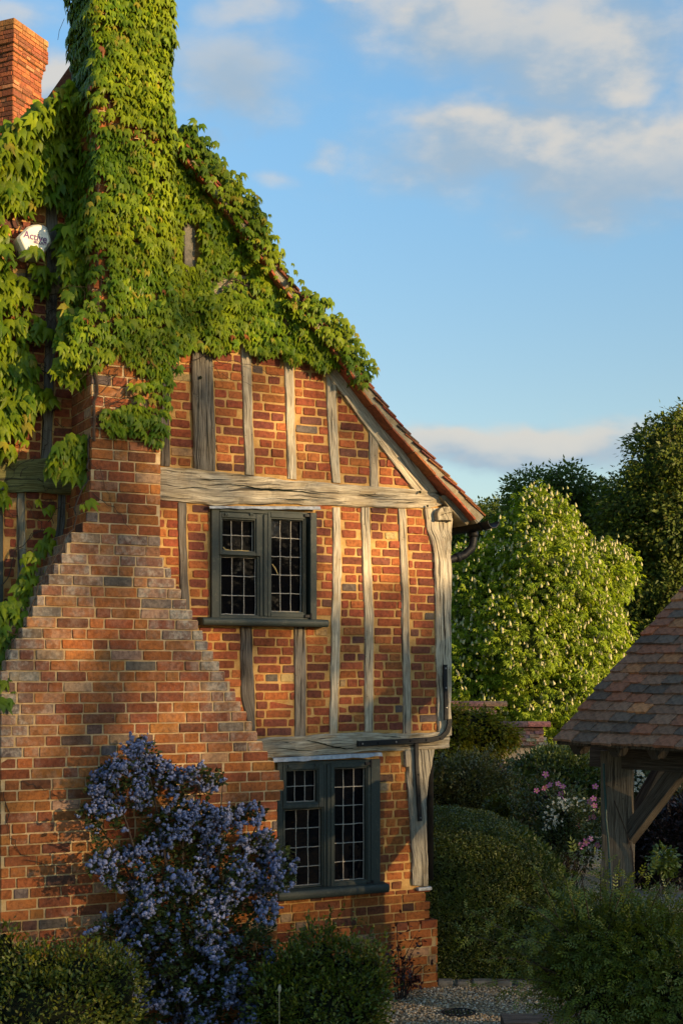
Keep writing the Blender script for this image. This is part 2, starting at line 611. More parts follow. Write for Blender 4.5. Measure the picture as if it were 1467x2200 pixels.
# ================================================================== THE GROUND
def ground():
    a = Acc()
    a.add([(-900, -300, -.03), (900, -300, -.03), (900, 1500, -.03), (-900, 1500, -.03)], [(0, 1, 2, 3)])
    tag(a.build('ground', M['meadow']), kind='structure')
    a = Acc()
    a.add([(-14, -6, 0), (16, -6, 0), (16, 24, 0), (-14, 24, 0)], [(0, 1, 2, 3)])
    tag(a.build('gravel_yard', M['gravel_bed']), kind='structure')
    # loose stones where the gravel is seen: all real, nobody could count them
    n = 9000
    P = np.column_stack([NR.uniform(.1, 2.0, n), NR.uniform(9.9, 11.9, n), np.full(n, .004)])
    n2 = 3000
    P2 = np.column_stack([NR.uniform(1.6, 4.2, n2), NR.uniform(12.6, 17, n2), np.full(n2, .005)])
    P = np.vstack([P, P2])
    n += n2
    oc = np.array([(1, 0, 0), (0, 1, 0), (-1, 0, 0), (0, -1, 0), (0, 0, .7), (.55, .5, .45), (-.55, .5, .4), (-.5, -.55, .45), (.5, -.5, .4)], dtype=float)
    of = np.array([(0, 5, 4), (5, 1, 4), (1, 6, 4), (6, 2, 4), (2, 7, 4), (7, 3, 4), (3, 8, 4), (8, 0, 4), (0, 1, 5), (1, 2, 6), (2, 3, 7), (3, 0, 8)])
    S = NR.uniform(.006, .014, n)
    ang = NR.uniform(0, 6.28, n)
    A = np.column_stack([np.cos(ang), np.sin(ang), np.zeros(n)])
    N = np.tile((0, 0, 1.), (n, 1))+NR.normal(0, .25, (n, 3))
    pal = np.array([(.62, .43, .22), (.50, .35, .18), (.64, .52, .36), (.28, .21, .13), (.46, .30, .15), (.70, .60, .44)])
    C = pal[NR.integers(0, 6, n)]*NR.uniform(.6, 1.1, (n, 1))
    o = scatter('gravel', P, A, N, S, (oc, of), C, M['pebble'])
    return o


ground()

# ================================================================== THE HOUSE
house = thing('timber_framed_house', 'old timber framed house with brick infill and a stepped brick chimney breast', 'house', (OX, OY, 0), rad(27))


def H(u, z, w):
    return (u, -w, z)


# ---- brick shapes
BR_CHIM = [((.36, .115, .030), 36), ((.42, .15, .038), 20), ((.29, .080, .028), 22), ((.21, .070, .030), 10), ((.125, .058, .036), 4), ((.135, .105, .085), 1.6), ((.40, .24, .13), 4)]
BR_FILL = [((.29, .075, .032), 34), ((.38, .12, .036), 26), ((.20, .060, .034), 20), ((.15, .060, .042), 7), ((.42, .28, .12), 3), ((.13, .10, .08), 1)]


def pick(pal):
    t = R.uniform(0, sum(w for _, w in pal))
    for c, w in pal:
        t -= w
        if t <= 0:
            break
    k = R.uniform(.78, 1.2)
    return tuple(min(.6, x*k*R.uniform(.93, 1.07)) for x in c)


def brick_geo(quad, wb, wf, jit, rnd):
    """irregular brick: quad = four (u,z) corners BL, BR, TR, TL; returns verts and faces in house space"""
    ctr = (sum(p[0] for p in quad)/4, sum(p[1] for p in quad)/4)
    out = []
    for i in range(4):
        a, b = quad[i], quad[(i+1) % 4]
        ln = math.hypot(b[0]-a[0], b[1]-a[1])
        k = min(.45, rnd/max(ln, .01))
        ts = (k, 1-k) if ln < .12 else (k, .38, .66, 1-k)
        for t in ts:
            p = [a[0]+(b[0]-a[0])*t, a[1]+(b[1]-a[1])*t]
            j = R.gauss(0, jit)
            d = math.hypot(p[0]-ctr[0], p[1]-ctr[1]) or 1
            p[0] += (p[0]-ctr[0])/d*j
            p[1] += (p[1]-ctr[1])/d*j*.7
            out.append(p)
    n = len(out)
    vs = [H(p[0], p[1], wb) for p in out]
    tilt_u, tilt_z = R.gauss(0, .010), R.gauss(0, .018)
    for p in out:
        vs.append(H(p[0], p[1], wf-.004))
    for p in out:
        d = math.hypot(p[0]-ctr[0], p[1]-ctr[1])
        s = max(0, 1-.0035/d)
        q = (ctr[0]+(p[0]-ctr[0])*s, ctr[1]+(p[1]-ctr[1])*s)
        vs.append(H(q[0], q[1], wf+tilt_u*(q[0]-ctr[0])+tilt_z*(q[1]-ctr[1])+R.gauss(0, .0006)))
    fs = []
    for r in (0, 1):
        for i in range(n):
            fs.append((r*n+i, r*n+(i+1) % n, (r+1)*n+(i+1) % n, (r+1)*n+i))
    fs.append(tuple(2*n+i for i in range(n)))
    return vs, fs


BRICKS = []          # (size, parent key, verts, faces, colour)


def lay_row(zb, zt, uL, uR, pal, wb, wf, jit, rnd, lens, owner, joint=.010, colfn=None, offs=None, slope=0.0):
    """one course: uL / uR are functions of z"""
    zm = (zb+zt)/2
    a, b = uL(zm)+joint*.5, uR(zm)-joint*.5
    if b-a < .03:
        return
    u = a - (offs if offs is not None else R.uniform(0, lens[0]*.8))
    k = R.randint(0, 1)
    cuts = []
    while u < b:
        ln = lens[k % len(lens)]*R.uniform(.9, 1.08)
        cuts.append((u, u+ln))
        u += ln+joint*R.uniform(.8, 1.5)
        k += 1 if R.random() < .75 else 2
    for (c, d) in cuts:
        c, d = max(c, a), min(d, b)
        if d-c < .032:
            continue
        dz = slope*(c-a)
        e = joint*.5
        q = []
        for (uu, zz, side) in ((c, zb, 0), (d, zb, 1), (d, zt, 1), (c, zt, 0)):
            lo, hi = uL(zz)+e, uR(zz)-e
            if side == 0 and c <= a+1e-6:
                uu = lo
            if side == 1 and d >= b-1e-6:
                uu = hi
            q.append((uu, zz+dz+R.gauss(0, jit*.5)))
        if q[1][0]-q[0][0] < .015 or q[2][0]-q[3][0] < .012:
            continue
        vs, fs = brick_geo(q, wb, wf+R.gauss(0, .0022), jit, rnd)
        c_ = pick(pal)
        if colfn:
            c_ = colfn(c_, (c+d)/2, zm)
        BRICKS.append(((d-c)*(zt-zb), owner, vs, fs, c_, ((c+d)/2, zm)))


# ---- timbers
def resample(pts, n):
    pts = [Vector((*p, 0)) for p in pts]
    ls = [0]
    for a, b in zip(pts, pts[1:]):
        ls.append(ls[-1]+(b-a).length)
    out = []
    for i in range(n+1):
        t = ls[-1]*i/n
        for j in range(len(pts)-1):
            if t <= ls[j+1]+1e-9:
                k = (t-ls[j])/max(1e-9, ls[j+1]-ls[j])
                out.append(pts[j].lerp(pts[j+1], k))
                break
    return out, ls[-1]


def timber(name, ea, eb, wf, wb=-.09, tone=(.30, .26, .20), wav=.004, relief=.004, gouge=0.0, label=None, parent=None, bulge=0.0):
    """a hewn timber between two edges given as pixel polylines"""
    A = [L(*p, wf) for p in ea]
    B = [L(*p, wf) for p in eb]
    A0, ln = resample(A, 2)
    n = max(6, int(ln/.035))
    A, _ = resample(A, n)
    B, _ = resample(B, n)
    m = 8
    seed = R.uniform(0, 90)
    k = R.uniform(.88, 1.12)
    tone = tuple(c*k for c in tone)
    v, uv = [], []
    for i in range(n+1):
        t = i/n*ln
        ja = mnoise.noise(Vector((t*5, seed, 0)))*wav*1.6+mnoise.noise(Vector((t*19, seed, 3)))*wav*.6
        jb = mnoise.noise(Vector((t*5, seed, 9)))*wav*1.6+mnoise.noise(Vector((t*19, seed, 7)))*wav*.6
        d = (B[i]-A[i])
        wd = d.length
        d.normalize()
        a, b = A[i]+d*ja, B[i]+d*jb
        for j in range(m+1):
            s = (0, .0, .06, .24, .5, .76, .94, 1.0, 1.0)[j]
            p = a.lerp(b, s)
            edge = j in (0, 8)
            if edge:
                w = wb
            else:
                w = wf-(.006 if j in (1, 7) else 0)
                w += mnoise.noise(Vector((p.x*9+seed, p.y*9, 1)))*relief
                if gouge:
                    q = abs(mnoise.noise(Vector((s*wd*16+seed, t*2.2, 5))))
                    w -= gouge*max(0, .22-q)/.22
                w += bulge*math.sin(math.pi*s)
            if i in (0, n):
                w = wb if edge else w-.003
            v.append(H(p.x, p.y, w))
            uv.append((s*wd+seed, t+seed*.37))
    f = []
    for i in range(n):
        for j in range(m):
            f.append((i*(m+1)+j, i*(m+1)+j+1, (i+1)*(m+1)+j+1, (i+1)*(m+1)+j))
    o0, o1 = len(v), len(v)+m+1
    for base in (0, n*(m+1)):
        for j in range(m+1):
            p = v[base+j]
            v.append((p[0], -wb, p[2]))
            uv.append(uv[base+j])
    for j in range(m):
        f.append((j, j+1, o0+j+1, o0+j))
        f.append((n*(m+1)+j, n*(m+1)+j+1, o1+j+1, o1+j))
    a = Acc()
    a.add(v, f, tone, uv)
    o = a.build(name, M['weathered_oak'], parent or house)
    if label:
        o['label'] = label
    return o


GREY = (.42, .36, .27)
PALE = (.52, .45, .335)
DARK = (.155, .135, .115)
MOSSY = (.20, .19, .07)

# studs of the gable, between the creeper and the tie beam
WF = .013
EDGE = {}


def stud(key, ea, eb, tone=GREY, wf=WF, name='stud', **kw):
    EDGE[key] = ([L(*p) for p in ea], [L(*p) for p in eb])
    return timber(name, ea, eb, wf, tone=tone, **kw)


stud('g0', [(352, 640), (346, 850), (347, 1000)], [(372, 640), (365, 850), (366, 1002)], DARK)
stud('gA', [(407, 600), (413, 755), (415, 850), (420, 1007)], [(453, 600), (457, 755), (460, 850), (465, 1012)], (.19, .17, .14), .03, wav=.006, gouge=.012)
stud('gB', [(512, 620), (519.5, 763), (524, 900), (529, 1019)], [(535, 620), (540, 763), (543, 900), (548, 1021)], GREY)
stud('gC', [(608, 690), (612, 778), (616, 900), (620, 1028)], [(627, 690), (631, 778), (634, 900), (638, 1030)], PALE)
stud('gD', [(699, 780), (702, 820), (705, 900), (708, 960), (714, 1036)], [(721, 800), (724, 850), (725, 900), (727, 960), (732, 1038)], PALE)
stud('gE', [(794, 922), (796, 1044)], [(813, 940), (814, 1045)], GREY)
# principal rafter on the gable face
RL = [(560, 610), (640, 722), (705, 803), (745, 857), (800, 932), (850, 1000), (891, 1052)]
RU = [(610, 610), (690, 722), (752, 808), (800, 870), (850, 938), (900, 1004), (941, 1058)]
timber('rafter', RL, RU, .03, tone=PALE, wav=.006, gouge=.006)
RLu = [L(*p) for p in RL]
# tie beam
TT = [(340, 1003), (418, 1007), (466, 1013), (529, 1020), (620, 1030), (700, 1036), (795, 1045), (880, 1050), (929, 1053), (951, 1071)]
TB = [(340, 1072), (418, 1080), (470, 1085), (529, 1083), (620, 1082), (700, 1084), (774, 1089), (880, 1091), (929, 1091), (953, 1083)]
timber('tie_beam', TB, TT, .032, tone=(.50, .43, .315), wav=.008, relief=.005, gouge=.020, label='long gnarled cracked tie beam under the gable')
# studs of the upper storey
stud('m0', [(384, 1079), (386, 1180), (389, 1312)], [(401, 1080), (403, 1180), (409, 1312)], (.15, .13, .11))
stud('mF', [(716, 1090), (716, 1224), (713, 1374), (709, 1576)], [(731, 1090), (734, 1224), (731, 1374), (725, 1577)], PALE)
stud('mG', [(777, 1090), (779, 1200), (780, 1251), (784, 1319), (784, 1572)], [(795, 1090), (797, 1200), (800, 1251), (803, 1319), (802, 1572)], PALE)
stud('mH', [(856, 1092), (859, 1180), (863, 1278), (867, 1576)], [(872, 1092), (875, 1180), (879, 1278), (884, 1576)], GREY)
stud('n1', [(517, 1347), (518, 1400), (520, 1500), (536, 1570)], [(542, 1347), (543, 1400), (549, 1510), (549, 1570)], (.13, .115, .10))
stud('n2', [(633, 1347), (634, 1400), (634, 1583)], [(656, 1347), (658, 1400), (658, 1582)], (.22, .19, .155))
# corner post of the upper storey, flaring to the jowl at its head
PL = [(915, 1092), (919, 1139), (929, 1161), (934, 1191), (937, 1305), (941, 1523), (944, 1580)]
PR = [(971, 1090), (971, 1120), (971, 1161), (970, 1191), (969.5, 1305), (970, 1523), (970, 1580)]
EDGE['mP'] = ([L(*p) for p in PL], [L(*p) for p in PR])
timber('corner_post', PL, PR, .028, wb=-.20, tone=PALE, wav=.006, gouge=.012, relief=.007)
# bressumer over the ground floor
BT = [(552, 1589), (600, 1585), (657, 1582), (709, 1577), (785, 1573), (865, 1575), (966, 1574)]
BB = [(575, 1630), (620, 1627), (660, 1623), (729, 1618), (800, 1615), (862, 1612), (966, 1606)]
timber('bressumer_beam', BB, BT, .038, wb=-.2, tone=(.44, .38, .28), wav=.007, relief=.007, gouge=.022, label='cracked bressumer beam above the lower window')
# corner post of the ground floor
QL = [(871, 1610), (875, 1648), (881, 1740), (886, 1825), (889, 1902)]
QR = [(936, 1606), (929, 1640), (922, 1671), (917, 1723), (919, 1834), (922, 1905)]
EDGE['lP'] = ([L(*p) for p in QL], [L(*p) for p in QR])
timber('corner_post', QL, QR, .03, wb=-.2, tone=(.34, .31, .25), wav=.006, gouge=.01)
timber('packing_block', [(870, 1614), (872, 1648)], [(881, 1613), (882, 1646)], .04, tone=GREY)
# left of the chimney
timber('tie_beam', [(-260, 1078), (-60, 1063), (20, 1055), (120, 1060), (215, 1066)], [(-260, 1000), (-60, 993), (20, 990), (100, 983), (215, 982)], .045, tone=MOSSY, wav=.008,
       relief=.006, gouge=.02, label='green mossy tie beam left of the chimney')
stud('l1', [(100, 440), (102, 618), (97, 800), (89, 985)], [(124, 440), (124, 618), (119, 800), (112, 985)], (.15, .14, .115))
stud('l2', [(39, 1058), (38, 1140), (39, 1262)], [(55, 1058), (56, 1140), (59, 1262)], (.27, .25, .19))
stud('l3', [(126, 1060), (124, 1130), (112, 1230)], [(142, 1061), (141, 1130), (134, 1230)], (.10, .10, .095))
timber('collar_beam', [(-60, 634), (60, 634), (130, 630)], [(-60, 584), (60, 586), (130, 585)], .04, tone=(.24, .21, .15), gouge=.015, relief=.006)
timber('collar_beam', [(370, 668), (450, 640), (520, 622), (600, 608)], [(370, 622), (450, 603), (520, 590), (590, 580)], .03, tone=(.36, .31, .22), gouge=.015)
# end of the wall plate above the corner post


def wall_plate():
    u, z = L(952.5, 1105, .05)
    a = Acc()
    n = 14
    ring = []
    for i in range(n):
        t = 2*math.pi*i/n
        cu, cz = math.copysign(abs(math.cos(t))**.55, math.cos(t)), math.copysign(abs(math.sin(t))**.55, math.sin(t))
        if math.sin(t) > 0 and math.cos(t) < 0:
            cu, cz = math.cos(t), math.sin(t)
        ring.append((u+(cu*.078 if cu < 0 else .068*min(1, cu*1.6))+R.gauss(0, .002), z+(cz*.062 if cz > 0 else max(-.052, cz*.1))+R.gauss(0, .003)))
    v = [H(p[0], p[1], -.1) for p in ring]+[H(p[0], p[1], .072) for p in ring]+[H(u+(p[0]-u)*.95, z+(p[1]-z)*.95, .078) for p in ring]
    f = [(r*n+i, r*n+(i+1) % n, (r+1)*n+(i+1) % n, (r+1)*n+i) for r in (0, 1) for i in range(n)]+[tuple(2*n+i for i in range(n))]
    a.add(v, f, (.37, .32, .23), [(p[0]*.4+7, p[2]*3) for p in v])
    o = a.build('wall_plate', M['weathered_oak'], house)
    o['label'] = 'rounded sawn end of the wall plate'
    # shrinkage splits of the end grain, and the pegs of the tie beam
    a = Acc()
    for (p, q) in (((0, .005), (.06, .02)), ((0, .005), (.035, -.05)), ((0, .005), (-.05, -.012)), ((0, .005), (.0, .052))):
        a.tube([H(u+p[0], z+p[1], .0775), H(u+(p[0]+q[0])/2+.006, z+(p[1]+q[1])/2, .0775), H(u+q[0], z+q[1], .0775)], .0022, 4)
    a.build('end_split', M['shade_core'], o)


wall_plate()


def on_beam_peg(px, py, r, w):
    u, z = L(px, py, w)
    a = Acc()
    a.add([H(u+r*math.cos(t*.7854), z+r*math.sin(t*.7854), w) for t in range(8)]+[H(u, z, w+.001)], [(i, (i+1) % 8, 8) for i in range(8)])
    a.build('peg_hole', M['shade_core'], house)


on_beam_peg(902, 1057, .013, .044)
on_beam_peg(918, 1087, .011, .044)
on_beam_peg(431, 811, .014, .042)


def splits(name, lines, w):
    """deep drying splits of the old oak"""
    a = Acc()
    for pts, wd in lines:
        q = [Vector((*L(*p, w), 0)) for p in pts]
        out = []
        for i in range(len(q)-1):
            for k in range(5):
                out.append(q[i].lerp(q[i+1], k/5))
        out.append(q[-1])
        n = len(out)
        v = []
        for i, p in enumerate(out):
            t = (out[min(n-1, i+1)]-out[max(0, i-1)]).normalized()
            s = Vector((-t.y, t.x, 0))*wd*math.sin(math.pi*(i+.3)/(n+.2))*R.uniform(.6, 1.2)
            j = Vector((0, R.gauss(0, .0015), 0))
            v += [H(p.x+s.x, p.y+s.y+j.y, w), H(p.x-s.x, p.y-s.y+j.y, w), H(p.x, p.y+j.y, w-.03)]
        f = []
        for i in range(n-1):
            b_ = i*3
            f += [(b_, b_+1, b_+4, b_+3)]
        a.add(v, f)
    a.build(name, M['shade_core'], house)['kind'] = 'stuff'


splits('drying_split', [([(470, 1036), (520, 1043), (555, 1050), (600, 1052), (650, 1056), (705, 1064)], .006), ([(360, 1052), (420, 1047), (460, 1052)], .003), ([(760, 1060), (800, 1066), (850, 1069)], .004),
                        ([(370, 1025), (440, 1030), (500, 1030)], .0025), ([(560, 1068), (640, 1073), (700, 1074)], .0025), ([(820, 1078), (870, 1080), (905, 1077)], .0025)], .0405)
splits('drying_split', [([(650, 1588), (685, 1596), (715, 1604), (745, 1609), (775, 1608)], .006), ([(590, 1606), (640, 1612), (690, 1614)], .0035), ([(600, 1594), (640, 1596)], .0025), ([(820, 1581), (860, 1584)], .003)], .0455)
splits('drying_split', [([(424, 770), (428, 830), (427, 900), (432, 985)], .003), ([(444, 860), (446, 930), (450, 1000)], .004), ([(450, 780), (449, 850)], .0025)], .037)
splits('drying_split', [([(955, 1230), (953, 1300), (957, 1380), (956, 1420)], .004), ([(944, 1250), (947, 1330), (946, 1400)], .003), ([(960, 1140), (958, 1200)], .003)], .0355)

# ---- window geometry: rectangles in wall space from pixels (y read at the middle of each piece)


def rect(x0, y0, x1, y1, w):
    xm, ym = (x0+x1)/2, (y0+y1)/2
    return L(x0, ym, w)[0], L(xm, y1, w)[1], L(x1, ym, w)[0], L(xm, y0, w)[1]     # u0 z0 u1 z1


def bar(a, u0, z0, u1, z1, wb, wf):
    a.box(H((u0+u1)/2, (z0+z1)/2, (wb+wf)/2), (abs(u1-u0)/2, abs(wf-wb)/2, abs(z1-z0)/2))


def ring(a, outer, inner, wb, wf):
    bar(a, outer[0], outer[1], inner[0], outer[3], wb, wf)
    bar(a, inner[2], outer[1], outer[2], outer[3], wb, wf)
    bar(a, inner[0], inner[3], inner[2], outer[3], wb, wf)
    bar(a, inner[0], outer[1], inner[2], inner[1], wb, wf)


HOLES = []


def make_window(F, jl, jr, hd, mull, lights, sill, flash, label, bottom):
    """F outer frame px rect; lights: list of (kind, outer px, glass px, cols, rows)"""
    wf = .034
    fr = rect(*F, wf)
    HOLES.append((fr[0]+.01, fr[1]+.01, fr[2]-.01, fr[3]-.01))
    a = Acc()
    u0, z0, u1, z1 = fr
    jl_u, jr_u = L(jl, (F[1]+F[3])/2, wf)[0], L(jr, (F[1]+F[3])/2, wf)[0]
    hz, bz = L((F[0]+F[2])/2, hd, wf)[1], L((F[0]+F[2])/2, bottom, wf)[1]
    m0, m1 = L(mull[0], (F[1]+F[3])/2, wf)[0], L(mull[1], (F[1]+F[3])/2, wf)[0]
    bar(a, u0, z0, jl_u, z1, -.11, wf)
    bar(a, jr_u, z0, u1, z1, -.11, wf)
    bar(a, jl_u, hz, jr_u, z1, -.11, wf-.002)
    bar(a, jl_u, z0, jr_u, bz, -.11, wf-.002)
    bar(a, m0, bz, m1, hz, -.11, wf-.004)
    win = a.build('window', M['painted_frame'], house, bevel=.004)
    win['label'] = label
    # moulded bead down the mullion
    a = Acc()
    mm = (m0+m1)/2
    bar(a, mm-.007, bz+.003, mm+.007, hz-.003, wf-.004, wf+.009)
    a.build('mullion_bead', M['painted_frame'], win, bevel=.003)
    for (kind, o_px, g_px, nc, nr, wl) in lights:
        og, gg = rect(*o_px, wl), rect(*g_px, wl)
        if kind:
            a = Acc()
            ring(a, og, gg, -.06, wl)
            # quirk bead round the glass
            q = (gg[0]+.010, gg[1]+.010, gg[2]-.010, gg[3]-.010)
            c = a.build(kind, M['painted_frame'], win, bevel=.003)
            a = Acc()
            ring(a, gg, q, -.045, wl-.012)
            a.build('glazing_bead', M['painted_frame'], win)
            gg = q
        else:
            a = Acc()
            ring(a, og, gg, -.06, wl)
            a.build('fixed_light', M['painted_frame'], win, bevel=.003)
        wg = -.020
        a = Acc()
        du, dz = (gg[2]-gg[0])/nc, (gg[3]-gg[1])/nr
        for i in range(nc):
            for j in range(nr):
                p = Acc()
                cu, cz = gg[0]+du*(i+.5), gg[1]+dz*(j+.5)
                tu, tz = R.gauss(0, .028), R.gauss(0, .028)
                hu, hz_ = du/2-.002, dz/2-.002
                p.add([H(cu+su*hu, cz+sz*hz_, wg+tu*su*hu+tz*sz*hz_+dd) for dd in (0, -.004) for (su, sz) in ((-1, -1), (1, -1), (1, 1), (-1, 1))],
                      [(0, 1, 2, 3), (7, 6, 5, 4), (0, 4, 5, 1), (1, 5, 6, 2), (2, 6, 7, 3), (3, 7, 4, 0)])
                p.build('pane', M['window_glass'], win)
        # lead cames: a round bar each way, a little crooked, with solder lumps
        for i in range(nc+1):
            cu = gg[0]+du*i
            cu = min(max(cu, gg[0]+.004), gg[2]-.004)
            a.tube([H(cu+R.gauss(0, .0012), gg[1]+dz*k*.5, wg+.005) for k in range(nr*2+1)], .0038, 6)
        for j in range(nr+1):
            cz = min(max(gg[1]+dz*j, gg[1]+.004), gg[3]-.004)
            a.tube([H(gg[0]+du*k*.5, cz+R.gauss(0, .0014), wg+.006) for k in range(nc*2+1)], .0038, 6)
        for i in range(1, nc):
            for j in range(1, nr):
                a.box(H(gg[0]+du*i, gg[1]+dz*j, wg+.0085), (.0055, .004, .0055))
        a.build('lead_came', M['lead_came'], win)
    # near-black sheet standing in for the unlit room behind the panes
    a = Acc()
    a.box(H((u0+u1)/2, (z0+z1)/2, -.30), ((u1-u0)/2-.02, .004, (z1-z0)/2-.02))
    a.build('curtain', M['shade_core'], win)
    # sill with rounded nose, two mitred steps
    s = rect(*sill, .10)
    a = Acc()
    n = 8
    prof = [(-.03, s[3]+.010), (.034, s[3]+.004)]
    for k in range(n+1):
        t = math.pi/2-math.pi*k/n
        prof.append((.095+.020*math.cos(t), (s[1]+s[3])/2+(s[3]-s[1])/2*math.sin(t)))
    prof += [(-.03, s[1])]
    v, m = [], len(prof)
    for uu in (s[0], s[0]+.008, s[2]-.008, s[2]):
        k = .93 if uu in (s[0], s[2]) else 1
        zc = (s[1]+s[3])/2
        v += [H(uu, zc+(pz-zc)*k, pw*k if pw > 0 else pw) for (pw, pz) in prof]
    f = [(r*m+i, r*m+(i+1) % m, (r+1)*m+(i+1) % m, (r+1)*m+i) for r in range(3) for i in range(m)]
    f += [tuple(range(m)), tuple(3*m+i for i in range(m-1, -1, -1))]
    a.add(v, f)
    a.build('sill', M['painted_frame'], win)
    # dressed lead flashing over the head, wavy lower edge
    (x0, y0, x1, y1) = flash
    a = Acc()
    n = 26
    v = []
    for i in range(n+1):
        t = i/n
        px = x0+(x1-x0)*t
        uu, zt = L(px, y0[0]+(y0[1]-y0[0])*t, .05)
        _, zb = L(px, y1[0]+(y1[1]-y1[0])*t, .06)
        zb += mnoise.noise(Vector((t*9, x0, 2)))*.009
        wv = mnoise.noise(Vector((t*14, x0, 4)))*.004
        v += [H(uu, zt, .02), H(uu, zt-.004, .050+wv), H(uu, zb, .062+wv), H(uu, zb-.001, .052+wv)]
    f = [(i*4+k, i*4+k+1, (i+1)*4+k+1, (i+1)*4+k) for i in range(n) for k in range(3)]
    a.add(v, f)
    a.build('lead_flashing', M['lead_sheet'], win)
    return win, (u0, z0, u1, z1)


def hinge(win, px, py, w, big=True):
    u, z = L(px, py, w)
    a = Acc()
    if big:
        a.box(H(u, z, w+.008), (.030, .008, .012))
        a.tube([H(u+.022, z-.030, w+.014), H(u+.022, z+.026, w+.014)], .010, 8)
    else:
        a.box(H(u, z, w+.004), (.015, .005, .013))
        a.tube([H(u-.015, z, w+.009), H(u+.015, z, w+.009)], .005, 6)
    a.build('hinge', M['black_iron' if big else 'painted_frame'], win, bevel=.002)


winU, frU = make_window((455, 1095, 681, 1333), 472, 667, 1104, (559, 577),
                        [('vent_sash', (472, 1102, 561, 1193), (477, 1113, 551, 1186), 3, 2, .040),
                         (None, (472, 1194, 559, 1324), (476, 1196, 553, 1321), 3, 3, .018),
                         ('casement', (576, 1102, 657, 1326), (582, 1113, 655, 1317), 3, 5, .036)],
                        (435, 1329, 706, 1345), (450, (1086, 1087), 688, (1092, 1095)), 'upper leaded window with dark green frame', 1324)
for p in ((486, 1105), (540, 1105)):
    hinge(winU, *p, .04, False)
hinge(winU, 660, 1108, .034)
hinge(winU, 661, 1324, .034)
winL, frL = make_window((596, 1634, 817, 1914), 608, 797, 1642, (696, 711),
                        [('vent_sash', (608, 1643, 696, 1736), (614.5, 1653, 685, 1727), 3, 2, .040),
                         (None, (608, 1736, 696, 1907), (613, 1739, 691, 1904), 3, 4, .018),
                         ('casement', (711, 1638, 796, 1903), (718, 1648, 790, 1895), 3, 6, .036)],
                        (597, 1908, 836, 1927), (587, (1628, 1616), 820, (1638, 1625)), 'lower leaded window beside the flowering shrub', 1905)
for p in ((622, 1647), (680, 1644)):
    hinge(winL, *p, .04, False)
hinge(winL, 790, 1640, .034)
hinge(winL, 794, 1898, .034)
# bright straw caught on the panes of the upper window
a = Acc()
for pts in ([(479, 1175), (484, 1181), (500, 1183.5)], [(500, 1183.5), (512, 1183), (534, 1184)], [(584, 1212), (590, 1220), (597, 1235)], [(596, 1316), (600, 1314), (604, 1316.5)],
            [(622, 1317), (640, 1315)]):
    a.tube([H(*L(x, y, .0), .006) for (x, y) in pts], [.0035, .006, .0025][:len(pts)] if len(pts) == 3 else .004, 5, (.5, .36, .14))
a.build('straw', M['petal'], winU)


# attic light beside the stack
def attic():
    a = Acc()
    r = rect(394, 476, 412, 576, .03)
    bar(a, r[0], r[1], r[2], r[3], -.1, .05)
    r2 = rect(366, 476, 374, 576, .03)
    bar(a, r2[0], r2[1], r2[2], r2[3], -.1, .04)
    r3 = rect(374, 470, 394, 478, .03)
    bar(a, r3[0], r3[1], r3[2], r3[3], -.1, .04)
    v = [(p.x, p.y) for p in (Vector(q) for q in [(0, 0)])]
    win = a.build('window', M['stone'], house, bevel=.006)
    win['label'] = 'small pale attic light half hidden by creeper'
    a = Acc()
    r4 = rect(374, 478, 394, 574, -.02)
    bar(a, *r4, -.03, -.02)
    a.build('pane', M['window_glass'], win)
    a = Acc()
    r5 = rect(364, 571, 404, 584, .06)
    bar(a, *r5, -.05, .07)
    a.build('sill', M['stone'], win, bevel=.01)
    timber('stud', [(407, 472), (409, 578)], [(420, 472), (421, 578)], .03, tone=(.3, .26, .19))


attic()


# window at the far left edge, mostly out of the picture
def left_window():
    a = Acc()
    r = rect(-150, 1046, 8, 1294, .034)
    HOLES.append((r[0]+.01, r[1]+.01, r[2]-.01, r[3]-.01))
    i_ = rect(-130, 1060, -8, 1284, .034)
    ring(a, r, i_, -.1, .034)
    win = a.build('window', M['painted_frame'], house, bevel=.004)
    win['label'] = 'window at the left edge with dark green frame'
    a = Acc()
    bar(a, *i_, -.03, -.02)
    a.build('pane', M['window_glass'], win)
    a = Acc()
    r = rect(-160, 1030, 9, 1047, .05)
    bar(a, *r, .0, .055)
    a.build('lead_flashing', M['lead_sheet'], win, bevel=.004)


left_window()

# ---- chimney breast
CHL = [(197, 560), (197, 1000), (193, 1060), (185, 1115), (177, 1136), (153, 1137), (153, 1172), (133, 1183), (133, 1207), (116, 1208), (116, 1229), (105, 1230), (105, 1251), (89, 1252), (89, 1273),
       (80, 1274), (80, 1296), (70, 1297), (70, 1319), (58, 1320), (58, 1342), (48, 1343), (48, 1365), (34, 1366), (34, 1388), (22, 1389), (22, 1410), (14, 1411), (14, 1432), (3, 1433),
       (2, 1600), (2, 2300)]
CHR = [(375, 300), (362, 560), (353, 800), (346, 1000), (345, 1195), (352, 1206), (366, 1226), (378, 1250), (388, 1273), (400, 1295), (412, 1317), (424, 1339), (435, 1362), (446, 1385), (457, 1405),
       (470, 1428), (482, 1450), (492, 1468), (502, 1488), (515, 1512), (528, 1535), (540, 1558), (551, 1579), (563, 1600), (574, 1622), (589, 1644), (600, 1664), (611, 1684), (603, 1708), (596, 1730), (596, 2300)]
CHLu = [L(*p, DCH) for p in CHL]
CHRu = [L(*p, DCH) for p in CHR]
COURSE = .0752


def ch_left(z):
    if z > CHLu[0][1]:
        return CHLu[0][0]-(z-CHLu[0][1])*.035
    return interp(CHLu, z)


def ch_right(z):
    return interp(CHRu, z)


STACK_TOP = 8.6
STK_L, STK_R = L(208, 120, DCH)[0], L(358, 120, DCH)[0]


